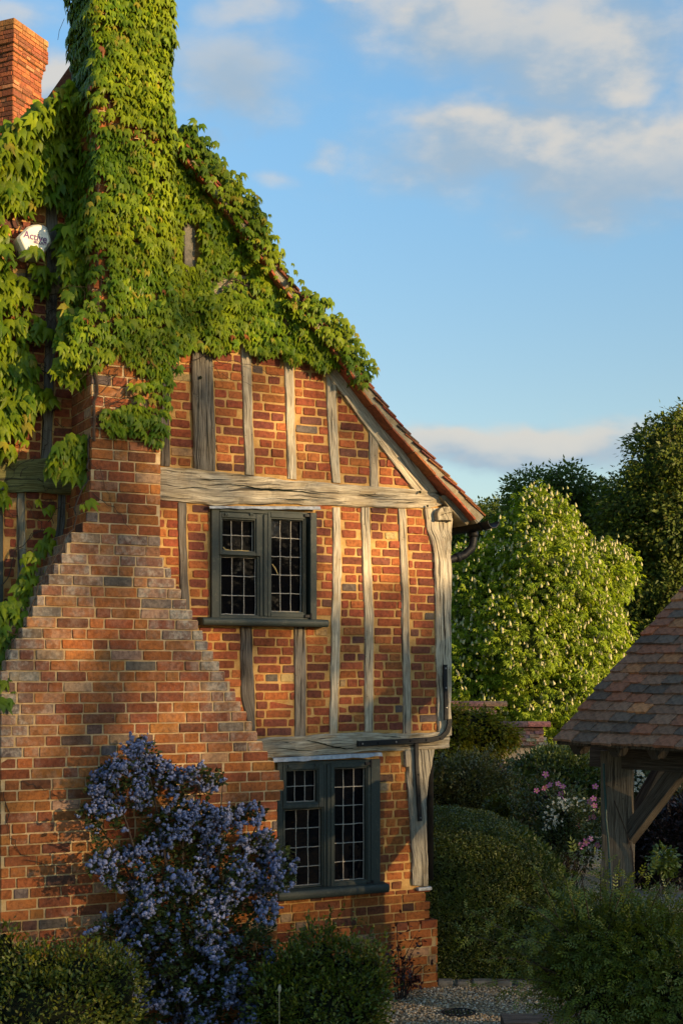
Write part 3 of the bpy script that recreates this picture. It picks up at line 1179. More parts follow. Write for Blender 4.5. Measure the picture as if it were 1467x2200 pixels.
def weather(c, u, z):
    """pale lime and lichen on the courses of the tumbled shoulders: wear of the brick itself"""
    if z > L(0, 1130, DCH)[1] or z < L(0, 1640, DCH)[1]:
        return tuple(c)+((.80,) if R.random() < .3 else (.97,))
    d = min(u-ch_left(z), ch_right(z)-u)
    k = min(.9, max(0, 1-d/.42)*1.1*R.uniform(.2, 1.1))
    if z < L(0, 1500, DCH)[1]:
        k *= .7
    p = R.choice([(.34, .24, .17), (.27, .20, .15), (.27, .235, .155), (.17, .13, .11)])
    return tuple(a*(1-k)+b*k for a, b in zip(c, p))+(1-min(1, k*1.1+.12),)


def chimney():
    body = Acc()
    z = -.05
    nrow = 0
    ztop = L(0, 640, DCH)[1]
    while z < STACK_TOP:
        zt = z+COURSE
        zm = (z+zt)/2
        if z < ztop:
            l, r = ch_left(zm), ch_right(zm)
        else:
            k = min(1, (z-ztop)/.5)
            l = ch_left(ztop)*(1-k)+STK_L*k
            r = ch_right(ztop)*(1-k)+STK_R*k
        back = -.03
        body.box(H((l+r)/2, zm, (back+DCH-.005)/2), ((r-l)/2-.004, (DCH-.005-back)/2, COURSE/2), None, (.58, .42, .22) if z < 1.4 else (.62, .45, .25))
        # front face
        uL = (lambda q, l=l: l-.004)
        uR = (lambda q, r=r: r+.004)
        lay_row(z+.005, zt-.005, uL, uR, BR_CHIM, DCH-.02, DCH+.003, .0014, .005, (.213, .213, .103) if nrow % 2 else (.213, .103, .213), 'chimney', .010, weather,
                offs=R.uniform(0, .2))
        nrow += 1
        # left side of the stack and the shoulder reveals
        if z > 1.2:
            w0 = DCH-.004
            for k in range(3):
                wa, wb_ = w0-.17*k-.008, max(.01, w0-.17*(k+1)+.004)
                if wa-wb_ < .03:
                    continue
                c_ = pick(BR_CHIM)
                c_ = weather(c_, l+.05, zm)
                vs = [H(l+du, zz, ww) for du in (-.003, .02) for (ww, zz) in ((wa, z+.006), (wb_, z+.006), (wb_, zt-.006), (wa, zt-.006))]
                SIDE.add(vs, [(0, 1, 2, 3), (4, 7, 6, 5), (0, 4, 5, 1), (2, 6, 7, 3), (1, 5, 6, 2), (0, 3, 7, 4)], c_)
        z = zt
    # corbelled head, above the picture
    for k, e in enumerate((.03, .06, .06, .03)):
        body.box(H((STK_L+STK_R)/2, STACK_TOP+COURSE*(k+.5), .235), ((STK_R-STK_L)/2+e, .265+e, COURSE/2), None, (.3, .12, .05))
    return body.build('chimney_breast', M['mortar'], house)


SIDE = Acc()
breast = chimney()
SIDE.build('side_bricks', M['brick'], breast)['kind'] = 'stuff'

# ---- infill panels
CI = .0718


def panel(left, right, bot, top, stop=0, pal=BR_FILL, course=CI, zoff=0.0, lens=(.20, .10)):
    """left/right: functions of z; bot/top functions of u"""
    sl = R.gauss(0, .004)
    um = None
    z0 = min(bot(left(0)+.0), 99)
    # start from the beam below, measured mid panel
    zz = bot((left(2.5)+right(2.5))/2) if um is None else um
    zg = zz
    for _ in range(3):
        um = (left(zg)+right(zg))/2
        zg = bot(um)
    z = zg+R.uniform(.006, .02)+zoff
    i = R.randint(0, 1)
    while True:
        um = (left(z)+right(z))/2
        if z+course*.55 > top(um):
            break
        zt = min(z+course, top(um)-.002)
        ll = lens if i % 2 else lens[::-1]
        lay_row(z+.0066, zt-.0066, left, right, pal, -.03, .0035, .0024, .007, ll, 'house', .015, None, offs=R.uniform(0, .09), slope=sl)
        z += course*R.uniform(.97, 1.03)
        i += 1


def fz(pts, w=0.0):
    q = [L(*p, w) for p in pts]
    return lambda u: interp(q, u, 0, 1)


def fe(key, side):
    q = EDGE[key][side]
    return lambda z: interp(q, z)


rl = lambda z: interp(RLu, z)
tie_t, tie_b = fz(TT), fz(TB)
bre_t, bre_b = fz(BT), fz(BB)
ivy_top = fz([(330, 640), (480, 640), (600, 690), (700, 770), (760, 830)])
near = lambda f, g: (lambda z: min(f(z), g(z)))
far_ = lambda f, g: (lambda z: max(f(z), g(z)))
cu = lambda px, py=1200: (lambda z, u=L(px, py)[0]: u)
panel(fe('g0', 1), fe('gA', 0), tie_t, fz([(300, 620), (500, 620)]))
panel(fe('gA', 1), fe('gB', 0), tie_t, fz([(400, 640), (600, 640)]))
panel(fe('gB', 1), fe('gC', 0), tie_t, fz([(500, 680), (700, 680)]))
panel(fe('gC', 1), near(fe('gD', 0), rl), tie_t, fz([(600, 730), (720, 760)]))
panel(fe('gD', 1), near(fe('gE', 0), rl), tie_t, fz([(700, 790), (800, 935)]))
panel(fe('gE', 1), rl, tie_t, fz([(790, 925), (900, 1060)]), lens=(.13, .09))
panel(lambda z: ch_right(z)-.06, fe('m0', 0), fz([(330, 1320), (420, 1320)]), tie_b)
panel(fe('m0', 1), lambda z: frU[0], fz([(380, 1345), (480, 1345)]), tie_b)
winSill = fz([(440, 1346), (700, 1345)])
panel(lambda z: frU[2], fe('mF', 0), fz([(680, 1329), (740, 1329)]), tie_b)
# the spandrel between chimney shoulder and sill
panel(lambda z: ch_right(z)-.05, fe('n1', 0), fz([(380, 1560), (560, 1560)]), winSill)
panel(fe('n1', 1), fe('n2', 0), bre_t, winSill)
panel(fe('n2', 1), fe('mF', 0), bre_t, winSill)
panel(fe('mF', 1), fe('mG', 0), bre_t, tie_b)
panel(fe('mG', 1), fe('mH', 0), bre_t, tie_b)
panel(fe('mH', 1), fe('mP', 0), bre_t, tie_b)
# ground floor
LOWB = fz([(500, 2250), (1000, 2250)])
FLOOR = [(.27, .08, .032), (.20, .055, .03)]
lowsill = L(700, 1925)[1]
panel(lambda z: frL[2], fe('lP', 0), lambda u: lowsill-.004, bre_b, pal=BR_CHIM, course=.0745, lens=(.16, .09))


def ground_floor():
    zt0 = lowsill
    z = -.02
    i = 0
    zpl = L(930, 1983, .03)[1]
    while z < zt0-.02:
        zt = min(z+.0745, zt0)
        inpl = z < zpl
        r = L(943, 2050, .08)[0] if inpl else L(924, 1950)[0]
        w = .045 if inpl else .004
        lay_row(z+.005, zt-.005, lambda q: ch_right(1.0)-.02, lambda q, r=r: r, BR_CHIM, w-.05, w, .002, .006, (.21, .10) if i % 2 else (.21, .21, .10), 'house', .011,
                offs=R.uniform(0, .2), colfn=lambda c, u, z_: tuple(x*.86 for x in c))
        # return of the brick corner
        if inpl:
            SIDE2.box(H(r+.001, (z+zt)/2, -.06), (.006, .10, .031), None, pick(BR_CHIM))
        z = zt
        i += 1
    a = Acc()
    r = L(943, 2050, .08)[0]
    a.box(H((ch_right(1)+r)/2, zpl/2-.02, -.08), ((r-ch_right(1))/2-.003, .118, zpl/2+.02), None, (.42, .31, .16))
    a.build('plinth', M['mortar'], house)
    # slate packing under the post
    u0, z0, u1, z1 = rect(897, 1905, 926, 1914, .03)
    a = Acc()
    a.box(H((u0+u1)/2, (z0+z1)/2, -.03), ((u1-u0)/2, .075, .014))
    a.build('slate_pad', M['lead_sheet'], house, bevel=.004)


SIDE2 = Acc()
ground_floor()
SIDE2.build('corner_bricks', M['brick'], house)['kind'] = 'stuff'
# left of the chimney
lw = fz([(-200, 2250), (200, 2250)])
ltb = fz([(-260, 1075), (20, 1053), (215, 1064)])
ltt = fz([(-260, 1000), (20, 991), (215, 984)])
panel(lambda z: L(8, 1170)[0], fe('l2', 0), fz([(0, 1500), (100, 1500)]), ltb)
panel(fe('l2', 1), fe('l3', 0), fz([(0, 1330), (200, 1330)]), ltb)
panel(fe('l3', 1), cu(215), fz([(0, 1230), (300, 1230)]), ltb)
panel(cu(-60), fe('l1', 0), ltt, fz([(-100, 634), (200, 634)]))
panel(fe('l1', 1), cu(215), ltt, fz([(-100, 470), (300, 470)]))
panel(cu(-60), fe('l1', 0), lambda u: L(60, 584)[1], fz([(-100, 440), (300, 440)]))
panel(cu(-420), cu(-64), ltt, fz([(-420, 690), (-60, 500)]))
panel(cu(-420), cu(-152), lw, ltb)
panel(cu(-150), cu(20), lw, fz([(-200, 1300), (100, 1300)]))

# the chosen 300 are parts of their own, the rest one mesh
def cen_px(b):
    return b[5]


vis = [b for b in BRICKS]


def hidden(b):
    u, z = b[5]
    if b[1] == 'chimney':
        p = wallpt(u, z, DCH)
    else:
        p = wallpt(u, z, 0)
    x = CX+p.x/p.y*FOC
    y = HY-(p.z-EYE)/p.y*FOC
    if not (0 < x < 1467 and 0 < y < 2200):
        return True
    if b[1] == 'chimney':
        if y < 830 and True:
            return True
        if y < 945 and x < 210:
            return True
        if x < 640 and y > 1640 and x > 230:
            return True
        if y > 2030:
            return True
    else:
        if y < 770 or (y > 2050):
            return True
        if 180 < x < 345:
            return True
    return False


order = sorted(range(len(BRICKS)), key=lambda i: (hidden(BRICKS[i]), -BRICKS[i][0]*(1.12 if BRICKS[i][1] == 'chimney' else 1)))
solo = set(order[:300])
rest = {'chimney': Acc(), 'house': Acc()}
for i, (_, owner, vs, fs, c, _p) in enumerate(BRICKS):
    if i in solo:
        a = Acc()
        a.add(vs, fs, c)
        a.build('brick', M['brick'], breast if owner == 'chimney' else house)
    else:
        rest[owner].add(vs, fs, c)
rest['chimney'].build('brickwork', M['brick'], breast)['kind'] = 'stuff'
rest['house'].build('brickwork', M['brick'], house)['kind'] = 'stuff'

# ---- wall behind the bricks: one sheet with the window openings cut out
APEX = L(262, 105)
EAVE = L(985, 1082)


def gable_wall():
    outline = [L(-420, 2250), L(912, 2250), L(912, 1600), L(962, 1600), L(966, 1090), L(940, 1066), L(800, 880), L(745, 800), L(560, 560), L(395, 330), APEX, L(150, 225), L(0, 345), L(-420, 665)]
    zmin = -.1
    outline[0] = (outline[0][0], zmin)
    outline[1] = (outline[1][0], zmin)
    pts = [Vector(p) for p in outline]
    edges = [(i, (i+1) % len(pts)) for i in range(len(pts))]
    for (u0, z0, u1, z1) in HOLES:
        k = len(pts)
        pts += [Vector(p) for p in ((u0, z0), (u1, z0), (u1, z1), (u0, z1))]
        edges += [(k+i, k+(i+1) % 4) for i in range(4)]
    V, _, F, *_r = delaunay_2d_cdt(pts, edges, [], 1, 1e-6)
    keep = []
    for f in F:
        c = sum((V[i] for i in f), Vector((0, 0)))/len(f)
        if any(h[0] < c.x < h[2] and h[1] < c.y < h[3] for h in HOLES):
            continue
        keep.append(tuple(f))
    a = Acc()
    a.add([H(p.x, p.y, -.003) for p in V], keep, (.56, .345, .13))
    a.build('wall', M['mortar'], house)
    # side and back walls
    ur, ul = L(960, 1500)[0], L(-420, 1500)[0]
    a = Acc()
    a.box(H((ul+ur)/2, 2.2, -7.9), ((ur-ul)/2, .1, 2.3), None, (.40, .26, .12))
    zj = L(940, 1595)[1]
    url = L(912, 1800)[0]
    a.box(H(ur-.13, (zj+4.4)/2, -4.0), (.09, 3.78, (4.4-zj)/2), None, (.40, .26, .12))
    a.box(H(url-.11, zj/2-.02, -4.0), (.09, 3.78, zj/2-.02), None, (.40, .26, .12))
    a.box(H(ul+.11, 2.2, -4.0), (.09, 3.78, 2.2), None, (.40, .26, .12))
    a.build('side_wall', M['mortar'], house)


gable_wall()

# ---- roof: verge tiles one by one, slope behind in stepped courses
RTOP = [(1041, 1109), (1003, 1064), (930, 985), (865, 915), (803, 836), (750, 764), (660, 648), (575, 534), (480, 405), (390, 290), (262, 104)]
VW = .15
RP = [Vector((*L(*p, VW), 0)) for p in RTOP]
TILE_PAL = [(.30, .10, .042), (.24, .075, .038), (.35, .14, .06), (.18, .065, .04), (.14, .07, .05)]


def roof():
    rp = [(p.x, p.y) for p in RP]
    pts, ln = resample(rp, 400)
    gauge, tl = .098, .24

    def at(s):
        k = max(0, min(399, s/ln*400))
        i = int(k)
        return pts[i].lerp(pts[min(400, i+1)], k-i)
    deck = Acc()
    # deck under the tiles, from the verge back over the house
    m = 24
    v = []
    for i in range(m+1):
        p = at(ln*i/m)
        q = at(min(ln, ln*i/m+.02))
        o = at(max(0, ln*i/m-.02))
        t = (q-o).normalized()
        nrm = Vector((-t.y, t.x, 0))
        if nrm.y < 0:
            nrm = -nrm
        a_, b_ = p-nrm*.045, p-nrm*.085
        v += [H(a_.x, a_.y, VW-.03), H(a_.x, a_.y, -8.3), H(b_.x, b_.y, VW-.03), H(b_.x, b_.y, -8.3)]
    f = []
    for i in range(m):
        b = i*4
        f += [(b, b+4, b+5, b+1), (b+2, b+3, b+7, b+6), (b, b+2, b+6, b+4), (b+1, b+5, b+7, b+3)]
    deck.add(v, f, (.36, .30, .20))
    rf = deck.build('roof', M['mortar'], house)
    # stepped courses behind the verge
    back = Acc()
    s = -.02
    k = 0
    while s < ln:
        p, q = at(max(0, s)), at(min(ln, s+tl))
        t = (q-p).normalized()
        nrm = Vector((-t.y, t.x, 0))
        if nrm.y < 0:
            nrm = -nrm
        t2 = (t-nrm*.10).normalized()
        n2 = Vector((-t2.y, t2.x, 0))
        n2 = n2 if n2.y > 0 else -n2
        lo = p+nrm*.006
        vs = []
        for (aa, bb) in ((0, 0), (0, -.014), (tl, -.014), (tl, 0)):
            c = lo+t2*aa+n2*bb
            vs += [H(c.x, c.y, VW-.20), H(c.x, c.y, -8.35)]
        back.add(vs, [(0, 1, 3, 2), (2, 3, 5, 4), (4, 5, 7, 6), (6, 7, 1, 0), (0, 2, 4, 6), (1, 7, 5, 3)], R.choice(TILE_PAL))
        # verge tile, a little irregular
        for part in (0,):
            a = Acc()
            ang = R.gauss(0, .018)
            t3 = (t-nrm*(.13+ang)).normalized()
            n3 = Vector((-t3.y, t3.x, 0))
            n3 = n3 if n3.y > 0 else -n3
            lo2 = p+nrm*(.010+R.gauss(0, .003))
            w0, w1 = VW+R.gauss(0, .006), VW-.185
            th = .014
            vs = []
            for (aa, bb) in ((0, 0), (0, -th), (tl, -th), (tl, 0)):
                c = lo2+t3*aa+n3*bb
                cr = .003 if aa == 0 else 0
                vs += [H(c.x+cr, c.y, w0), H(c.x, c.y, w1)]
            a.add(vs, [(0, 1, 3, 2), (2, 3, 5, 4), (4, 5, 7, 6), (6, 7, 1, 0), (0, 2, 4, 6), (1, 7, 5, 3)], tuple(c*R.uniform(.8, 1.2) for c in R.choice(TILE_PAL)))
            a.build('tile', M['clay_tile'], rf, bevel=.002)
        s += gauge
        k += 1
    back.build('tile_courses', M['clay_tile'], rf)['kind'] = 'stuff'
    # mortar bed under the verge tiles
    bed = Acc()
    v = []
    for i in range(61):
        p = at(ln*i/60)
        t = (at(min(ln, ln*i/60+.03))-at(max(0, ln*i/60-.03))).normalized()
        nrm = Vector((-t.y, t.x, 0))
        nrm = nrm if nrm.y > 0 else -nrm
        jw = mnoise.noise(Vector((i*.7, 3, 1)))*.008
        a_, b_ = p-nrm*.005, p-nrm*.075
        v += [H(a_.x, a_.y, VW-.012+jw), H(b_.x, b_.y, VW-.022+jw), H(b_.x, b_.y, VW-.1), H(a_.x, a_.y, VW-.1)]
    f = [(i*4+k, i*4+(k+1) % 4, (i+1)*4+(k+1) % 4, (i+1)*4+k) for i in range(60) for k in range(4)]+[(0, 1, 2, 3), (243, 242, 241, 240)]
    bed.add(v, f, (.34, .31, .23))
    bed.build('verge_mortar', M['mortar'], rf)
    # undercloak: a row of tiles laid flat beneath the bed
    s = .05
    while s < ln-.1:
        a = Acc()
        l = R.uniform(.24, .27)
        p, q = at(s), at(min(ln, s+l))
        t = (q-p).normalized()
        nrm = Vector((-t.y, t.x, 0))
        nrm = nrm if nrm.y > 0 else -nrm
        off = .082+R.gauss(0, .003)
        ww = VW+.008+R.gauss(0, .006)
        ext = q-p
        vs = []
        for (pp, bb) in ((p, 0), (p+nrm*R.gauss(0, .003), -.017), (p+ext*.985, -.017), (p+ext*.985, 0)):
            c = pp-nrm*off+nrm*bb
            vs += [H(c.x, c.y, ww), H(c.x, c.y, ww-.16)]
        a.add(vs, [(0, 1, 3, 2), (2, 3, 5, 4), (4, 5, 7, 6), (6, 7, 1, 0), (0, 2, 4, 6), (1, 7, 5, 3)], tuple(c*R.uniform(.85, 1.1) for c in (.33, .105, .042)))
        a.build('undercloak_tile', M['clay_tile'], rf, bevel=.002)
        s += l
    # other slope, behind the creeper and the stack
    a = Acc()
    lp = [(262, 104), (150, 203), (0, 321), (-420, 645)]
    q = [L(*p, .12) for p in lp]
    v = []
    for (u, z) in q:
        v += [H(u, z, .12), H(u, z, -8.3), H(u, z-.09, .12), H(u, z-.09, -8.3)]
    f = []
    for i in range(3):
        b = i*4
        f += [(b, b+1, b+5, b+4), (b+2, b+6, b+7, b+3), (b, b+4, b+6, b+2), (b+1, b+3, b+7, b+5)]
    a.add(v, f, (.22, .08, .045))
    a.build('far_slope', M['clay_tile'], rf)
    # rafter foot and soffit under the eave
    timber('rafter_foot', [(945, 1066), (968, 1095), (1003, 1128)], [(960, 1062), (990, 1092), (1016, 1115)], .07, wb=-.05, tone=(.26, .22, .15))
    a = Acc()
    u, z = L(1000, 1122, .05)
    for k in range(9):
        a.box(H(u-.02, z+.03, -.35-.8*k), (.13, .035, .05), Matrix.Rotation(rad(52), 3, 'Y'), (.24, .2, .14))
    a.build('rafter_feet', M['weathered_oak'], house)


roof()


# ---- gutter and downpipe on the eave
def gutter():
    a = Acc()
    u, z = L(1060, 1128, .20)
    z += .012
    r = .058
    n = 10
    v = []
    ends = (.20, -8.2)
    for (w, rr) in ((ends[0], r), (ends[1], r), (ends[0], r-.005), (ends[1], r-.005)):
        for k in range(n+1):
            t = math.pi+math.pi*k/n
            v.append(H(u+rr*math.cos(t), z+.02+rr*math.sin(t), w))
    m = n+1
    f = [(k, k+1, m+k+1, m+k) for k in range(n)]+[(2*m+k, 3*m+k, 3*m+k+1, 2*m+k+1) for k in range(n)]
    f += [(k, 2*m+k, 2*m+k+1, k+1) for k in range(n)]+[(0, m, 3*m, 2*m), (n, 2*m+n, 3*m+n, m+n)]
    a.add(v, f)
    g = a.build('gutter', M['black_iron'], house)
    # brackets
    a = Acc()
    for w in (.08, -.9, -1.9):
        a.tube([H(u+(r+.006)*math.cos(math.pi+math.pi*k/8), z+.02+(r+.006)*math.sin(math.pi+math.pi*k/8), w) for k in range(9)], .005, 5)
        a.tube([H(u-r-.006, z+.02, w), H(u-r-.03, z+.10, w)], .005, 5)
    a.build('bracket', M['black_iron'], g)
    a = Acc()
    p0 = Vector(H(u, z-.03, -.12))
    pts = []
    ctr = [(0, 0, 0), (0, 0, -.09), (-.015, .0, -.15), (-.09, 0, -.215), (-.20, .0, -.25), (-.34, 0, -.285), (-.42, .0, -.33), (-.44, 0, -.45), (-.44, 0, -3.0)]
    for c in ctr:
        pts.append(p0+Vector(c))
    a.tube(pts, [.034, .034, .036, .036, .034, .033, .034, .034, .034], 12)
    a.tube([p0+Vector((0, 0, -.01)), p0+Vector((0, 0, -.055))], .042, 12)
    a.tube([p0+Vector((-.14, 0, -.232)), p0+Vector((-.18, 0, -.245))], .041, 12)
    a.build('downpipe', M['black_iron'], house, smooth=True)


gutter()


# ---- wrought iron straps tying the corner
def straps():
    w = .07
    a = Acc()

    def strip(pts, wd, ww, th=.010, bow=0.0):
        q = [Vector((*L(*p, ww), 0)) for p in pts]
        v = []
        n = len(q)
        for i in range(n):
            t = (q[min(n-1, i+1)]-q[max(0, i-1)]).normalized()
            s = Vector((-t.y, t.x, 0))
            a_, b_ = q[i]+s*wd, q[i]-s*wd
            v += [H(a_.x, a_.y, ww), H(b_.x, b_.y, ww), H(b_.x, b_.y, ww-th), H(a_.x, a_.y, ww-th)]
        f = [(i*4+k, i*4+(k+1) % 4, (i+1)*4+(k+1) % 4, (i+1)*4+k) for i in range(n-1) for k in range(4)]+[(0, 1, 2, 3), (n*4-1, n*4-2, n*4-3, n*4-4)]
        a.add(v, f)
    strip([(769, 1598), (790, 1597), (850, 1594), (900, 1591), (930, 1589), (950, 1584), (961, 1572), (966, 1556), (966, 1545)], .022, w+.006, .02)
    strip([(957, 1428), (957, 1470), (959, 1510), (959, 1547)], .019, w, .02)
    strip([(895, 1593), (896, 1640), (899, 1690), (903, 1764)], .018, .062, .02)
    st = a.build('iron_strap', M['black_iron'], house, bevel=.003)
    st['label'] = 'black wrought iron strap at the corner'
    for (x, y, ww) in ((779, 1598, .08), (813, 1596, .08), (851, 1594, .08), (882, 1592, .08), (916, 1590, .08), (946, 1587, .08), (957, 1436, .072), (958, 1478, .072), (959, 1520, .072),
                       (899, 1664, .064), (901, 1709, .064), (903, 1757, .064)):
        u, z = L(x, y, ww)
        b = Acc()
        n = 6
        v = [H(u+.0085*math.cos(k*1.047), z+.0085*math.sin(k*1.047), ww-.002) for k in range(n)]+[H(u+.006*math.cos(k*1.047), z+.006*math.sin(k*1.047), ww+.006) for k in range(n)]
        b.add(v, [(k, (k+1) % n, n+(k+1) % n, n+k) for k in range(n)]+[tuple(range(n, 2*n))])
        b.build('bolt', M['bolt_steel' if R.random() < .45 else 'black_iron'], st)


straps()


# ================================================================== ALARM BOX
def alarm_box():
    pts = [(72, 481), (84, 480), (97, 482), (104, 487), (112, 512), (113, 519), (94, 549), (90, 551), (60, 550), (55, 547), (39, 512), (39, 507), (60, 486)]
    w0, w1 = .10, .165
    q = [L(*p, w1) for p in pts]
    cu_, cz_ = sum(p[0] for p in q)/len(q), sum(p[1] for p in q)/len(q)
    o = wallpt(cu_, cz_, 0)
    t = thing('alarm_box', 'white pentagonal burglar alarm box lettered Active on the creeper wall', 'alarm box', o, rad(27))
    a = Acc()
    n = len(q)
    v = []
    for (w, k) in ((.0, 1.0), (w1-.028, 1.0), (w1-.004, .86), (w1, .80)):
        v += [((p[0]-cu_)*k, -w, (p[1]-cz_)*k) for p in q]
    f = [(r*n+i, r*n+(i+1) % n, (r+1)*n+(i+1) % n, (r+1)*n+i) for r in range(3) for i in range(n)]+[tuple(3*n+i for i in range(n))]
    a.add(v, f)
    a.build('cover', M['white_plastic'], t)

    def word(name, txt, size, du, dz, rot, sx=1.0, off=.0):
        cv = bpy.data.curves.new(name, 'FONT')
        cv.body = txt
        cv.size = size
        cv.align_x = 'CENTER'
        cv.extrude = .0008
        cv.offset = off
        tmp = bpy.data.objects.new(name+'_curve', cv)
        COL.objects.link(tmp)
        dg = bpy.context.evaluated_depsgraph_get()
        me = bpy.data.meshes.new_from_object(tmp.evaluated_get(dg))
        me.name = name
        bpy.data.objects.remove(tmp)
        me.materials.clear()
        me.materials.append(M['lettering'])
        ob = link(bpy.data.objects.new(name, me), t)
        ob.rotation_euler = (rad(90), rad(rot), 0)
        ob.scale = (sx, 1, 1)
        ob.location = (du, -w1-.0012, dz)
    word('lettering', 'Active', .072, -.008, -.012, 6, .92, .0014)
    word('lettering', 'SECURITY', .025, .034, -.038, 4, .95, .0008)


alarm_box()


# ================================================================== FAR CHIMNEY
def far_chimney():
    d0 = 21.0
    c = G(29, 300, d0)
    t = thing('brick_chimney', 'square red brick chimney stack with corbelled head behind the creeper', 'chimney', (c.x, c.y, 0), math.atan2(.918, .397))
    # local x runs along the right face (away from the eye), local y along the left face
    S = .72
    levels = [(44, 58, .075), (58, 96, .075), (96, 112, .045), (112, 130, .02), (130, 172, 0), (172, 190, .03), (190, 205, .015), (205, 330, -.01)]
    zs = lambda py: EYE+(HY-py)/FOC*d0
    core = Acc()
    nb = 0
    bricks = []
    for (p0, p1, e) in levels:
        z1, z0 = zs(p0), zs(p1)
        core.box((S/2, S/2, (z0+z1)/2), (S/2+e-.006, S/2+e-.006, (z1-z0)/2), None, (.36, .24, .13))
        n = max(1, round((z1-z0)/.075))
        for k in range(n):
            a_, b_ = z0+(z1-z0)*k/n+.005, z0+(z1-z0)*(k+1)/n-.005
            for face in (0, 1):
                u = -e-(R.uniform(0, .1) if k % 2 else 0)
                while u < S+e:
                    ln = R.choice((.215, .215, .105))
                    q0, q1 = max(u, -e), min(u+ln-.01, S+e)
                    if q1-q0 > .03:
                        g = R.gauss(0, .002)
                        if face == 0:
                            bricks.append(((q0+q1)/2, -e+.012+g, (a_+b_)/2, (q1-q0)/2, .02, (b_-a_)/2))
                        else:
                            bricks.append((-e+.012+g, (q0+q1)/2, (a_+b_)/2, .02, (q1-q0)/2, (b_-a_)/2))
                    u += ln
    core.box((S/2, S/2, zs(330)/2), (S/2-.02, S/2-.02, zs(330)/2), None, (.3, .15, .08))
    co = core.build('stack', M['mortar'], t)
    pal = [((.36, .115, .040), 40), ((.29, .085, .035), 30), ((.22, .075, .035), 18), ((.42, .18, .075), 10)]
    rest_ = Acc()
    solo_n = 0
    for b in sorted(bricks, key=lambda b: -b[2]):
        a = Acc()
        c_ = pick(pal)
        if b[2]+b[5] > zs(62):
            c_ = tuple(x*.7+y*.3 for x, y in zip(c_, (.4, .26, .07)))
        if solo_n < 260:
            a.box((b[0], b[1], b[2]), (b[3], b[4], b[5]), None, c_)
            a.build('brick', M['brick'], t, bevel=.004)
            solo_n += 1
        else:
            rest_.box((b[0], b[1], b[2]), (b[3], b[4], b[5]), None, c_)
    if rest_.v:
        rest_.build('brickwork', M['brick'], t)['kind'] = 'stuff'
    # weathered flaunching on top
    a = Acc()
    z = zs(44)
    a.add([(-.06, -.06, z), (S+.06, -.06, z), (S+.06, S+.06, z), (-.06, S+.06, z), (.1, .1, z+.05), (S-.1, .1, z+.05), (S-.1, S-.1, z+.05), (.1, S-.1, z+.05)],
          [(0, 1, 5, 4), (1, 2, 6, 5), (2, 3, 7, 6), (3, 0, 4, 7), (4, 5, 6, 7)], (.32, .25, .13))
    a.build('flaunching', M['mortar'], t)


far_chimney()


# ================================================================== THE CREEPER
def inpoly(P, poly):
    x, y = P[:, 0], P[:, 1]
    ins = np.zeros(len(P), bool)
    n = len(poly)
    for i in range(n):
        x0, y0 = poly[i]
        x1, y1 = poly[(i+1) % n]
        c = (y0 > y) != (y1 > y)
        with np.errstate(divide='ignore', invalid='ignore'):
            xi = (x1-x0)*(y-y0)/(y1-y0+1e-12)+x0
        ins ^= c & (x < xi)
    return ins


def nz(a, b, c, s):
    return np.array([mnoise.noise(Vector((x*s, y*s, c))) for x, y in zip(a, b)])


def polymetres(poly, w):
    return [L(*p, w) for p in poly]


def sample_poly(poly, w, dens):
    q = polymetres(poly, w)
    us, zs = [p[0] for p in q], [p[1] for p in q]
    area = (max(us)-min(us))*(max(zs)-min(zs))
    n = int(area*dens)
    P = np.column_stack([NR.uniform(min(us), max(us), n), NR.uniform(min(zs), max(zs), n)])
    return P[inpoly(P, q)]


CP = dict(P=[], A=[], N=[], S=[], C=[], D=[])
UV3 = np.array((UX, UY, 0.))
NV3 = np.array((NX, NY, 0.))
ZV = np.array((0, 0, 1.))


def creeper_leaves(P2, wbase, nrm2=None, size=(.045, .070), thick=.12, pos3=None, tip_lo=False, wet=1.0, nscale=5.0):
    """P2: (u,z) points; wbase scalar or array (distance in front of the infill); nrm2: (n,2) outward direction in (u,w)"""
    n = len(P2)
    if n == 0:
        return
    u, z = P2[:, 0], P2[:, 1]
    nn = nz(u, z, 2.3, nscale)*.6+nz(u, z, 8.1, nscale*2.6)*.4
    off = .025+thick*np.clip(.45+nn*.9, 0, 1.2)*NR.uniform(.25, 1.0, n)
    if nrm2 is None:
        nrm2 = np.tile((0., 1.), (n, 1))
    O3 = nrm2[:, 0:1]*UV3+nrm2[:, 1:2]*NV3
    base = np.array((OX, OY, 0.))+u[:, None]*UV3+z[:, None]*ZV+np.reshape(wbase, (-1, 1))*NV3
    P = base+O3*off[:, None]
    side = np.cross(O3, ZV)
    lat = NR.normal(0, .42, n)
    out = NR.uniform(.15, .85, n)
    A = -ZV*NR.uniform(.8, 1, (n, 1))+O3*out[:, None]+side*lat[:, None]
    N = O3*1.0+ZV*NR.uniform(.2, .9, (n, 1))+side*NR.normal(0, .35, (n, 1))
    S = NR.uniform(size[0], size[1], n)*np.where(NR.random(n) < .12, .6, 1)
    S = np.where(NR.random(n) < .03, S*1.35, S)
    P = P-unit(A)*S[:, None]*.35
    t = np.clip(.5+nz(u, z, 4.4, 3.0)*.8+NR.normal(0, .28, n), 0, 1)[:, None]
    C = (1-t)*np.array((.085, .165, .010))+t*np.array((.245, .32, .014))
    young = (NR.random(n) < .035)[:, None]
    old = (NR.random(n) < .003)[:, None]
    C = np.where(young, np.array((.30, .27, .03)), np.where(old, np.array((.24, .09, .03)), C))*NR.uniform(.75, 1.15, (n, 1))*wet
    for k, v in zip('PANSCD', (P, A, N, S, C, off)):
        CP[k].append(v)


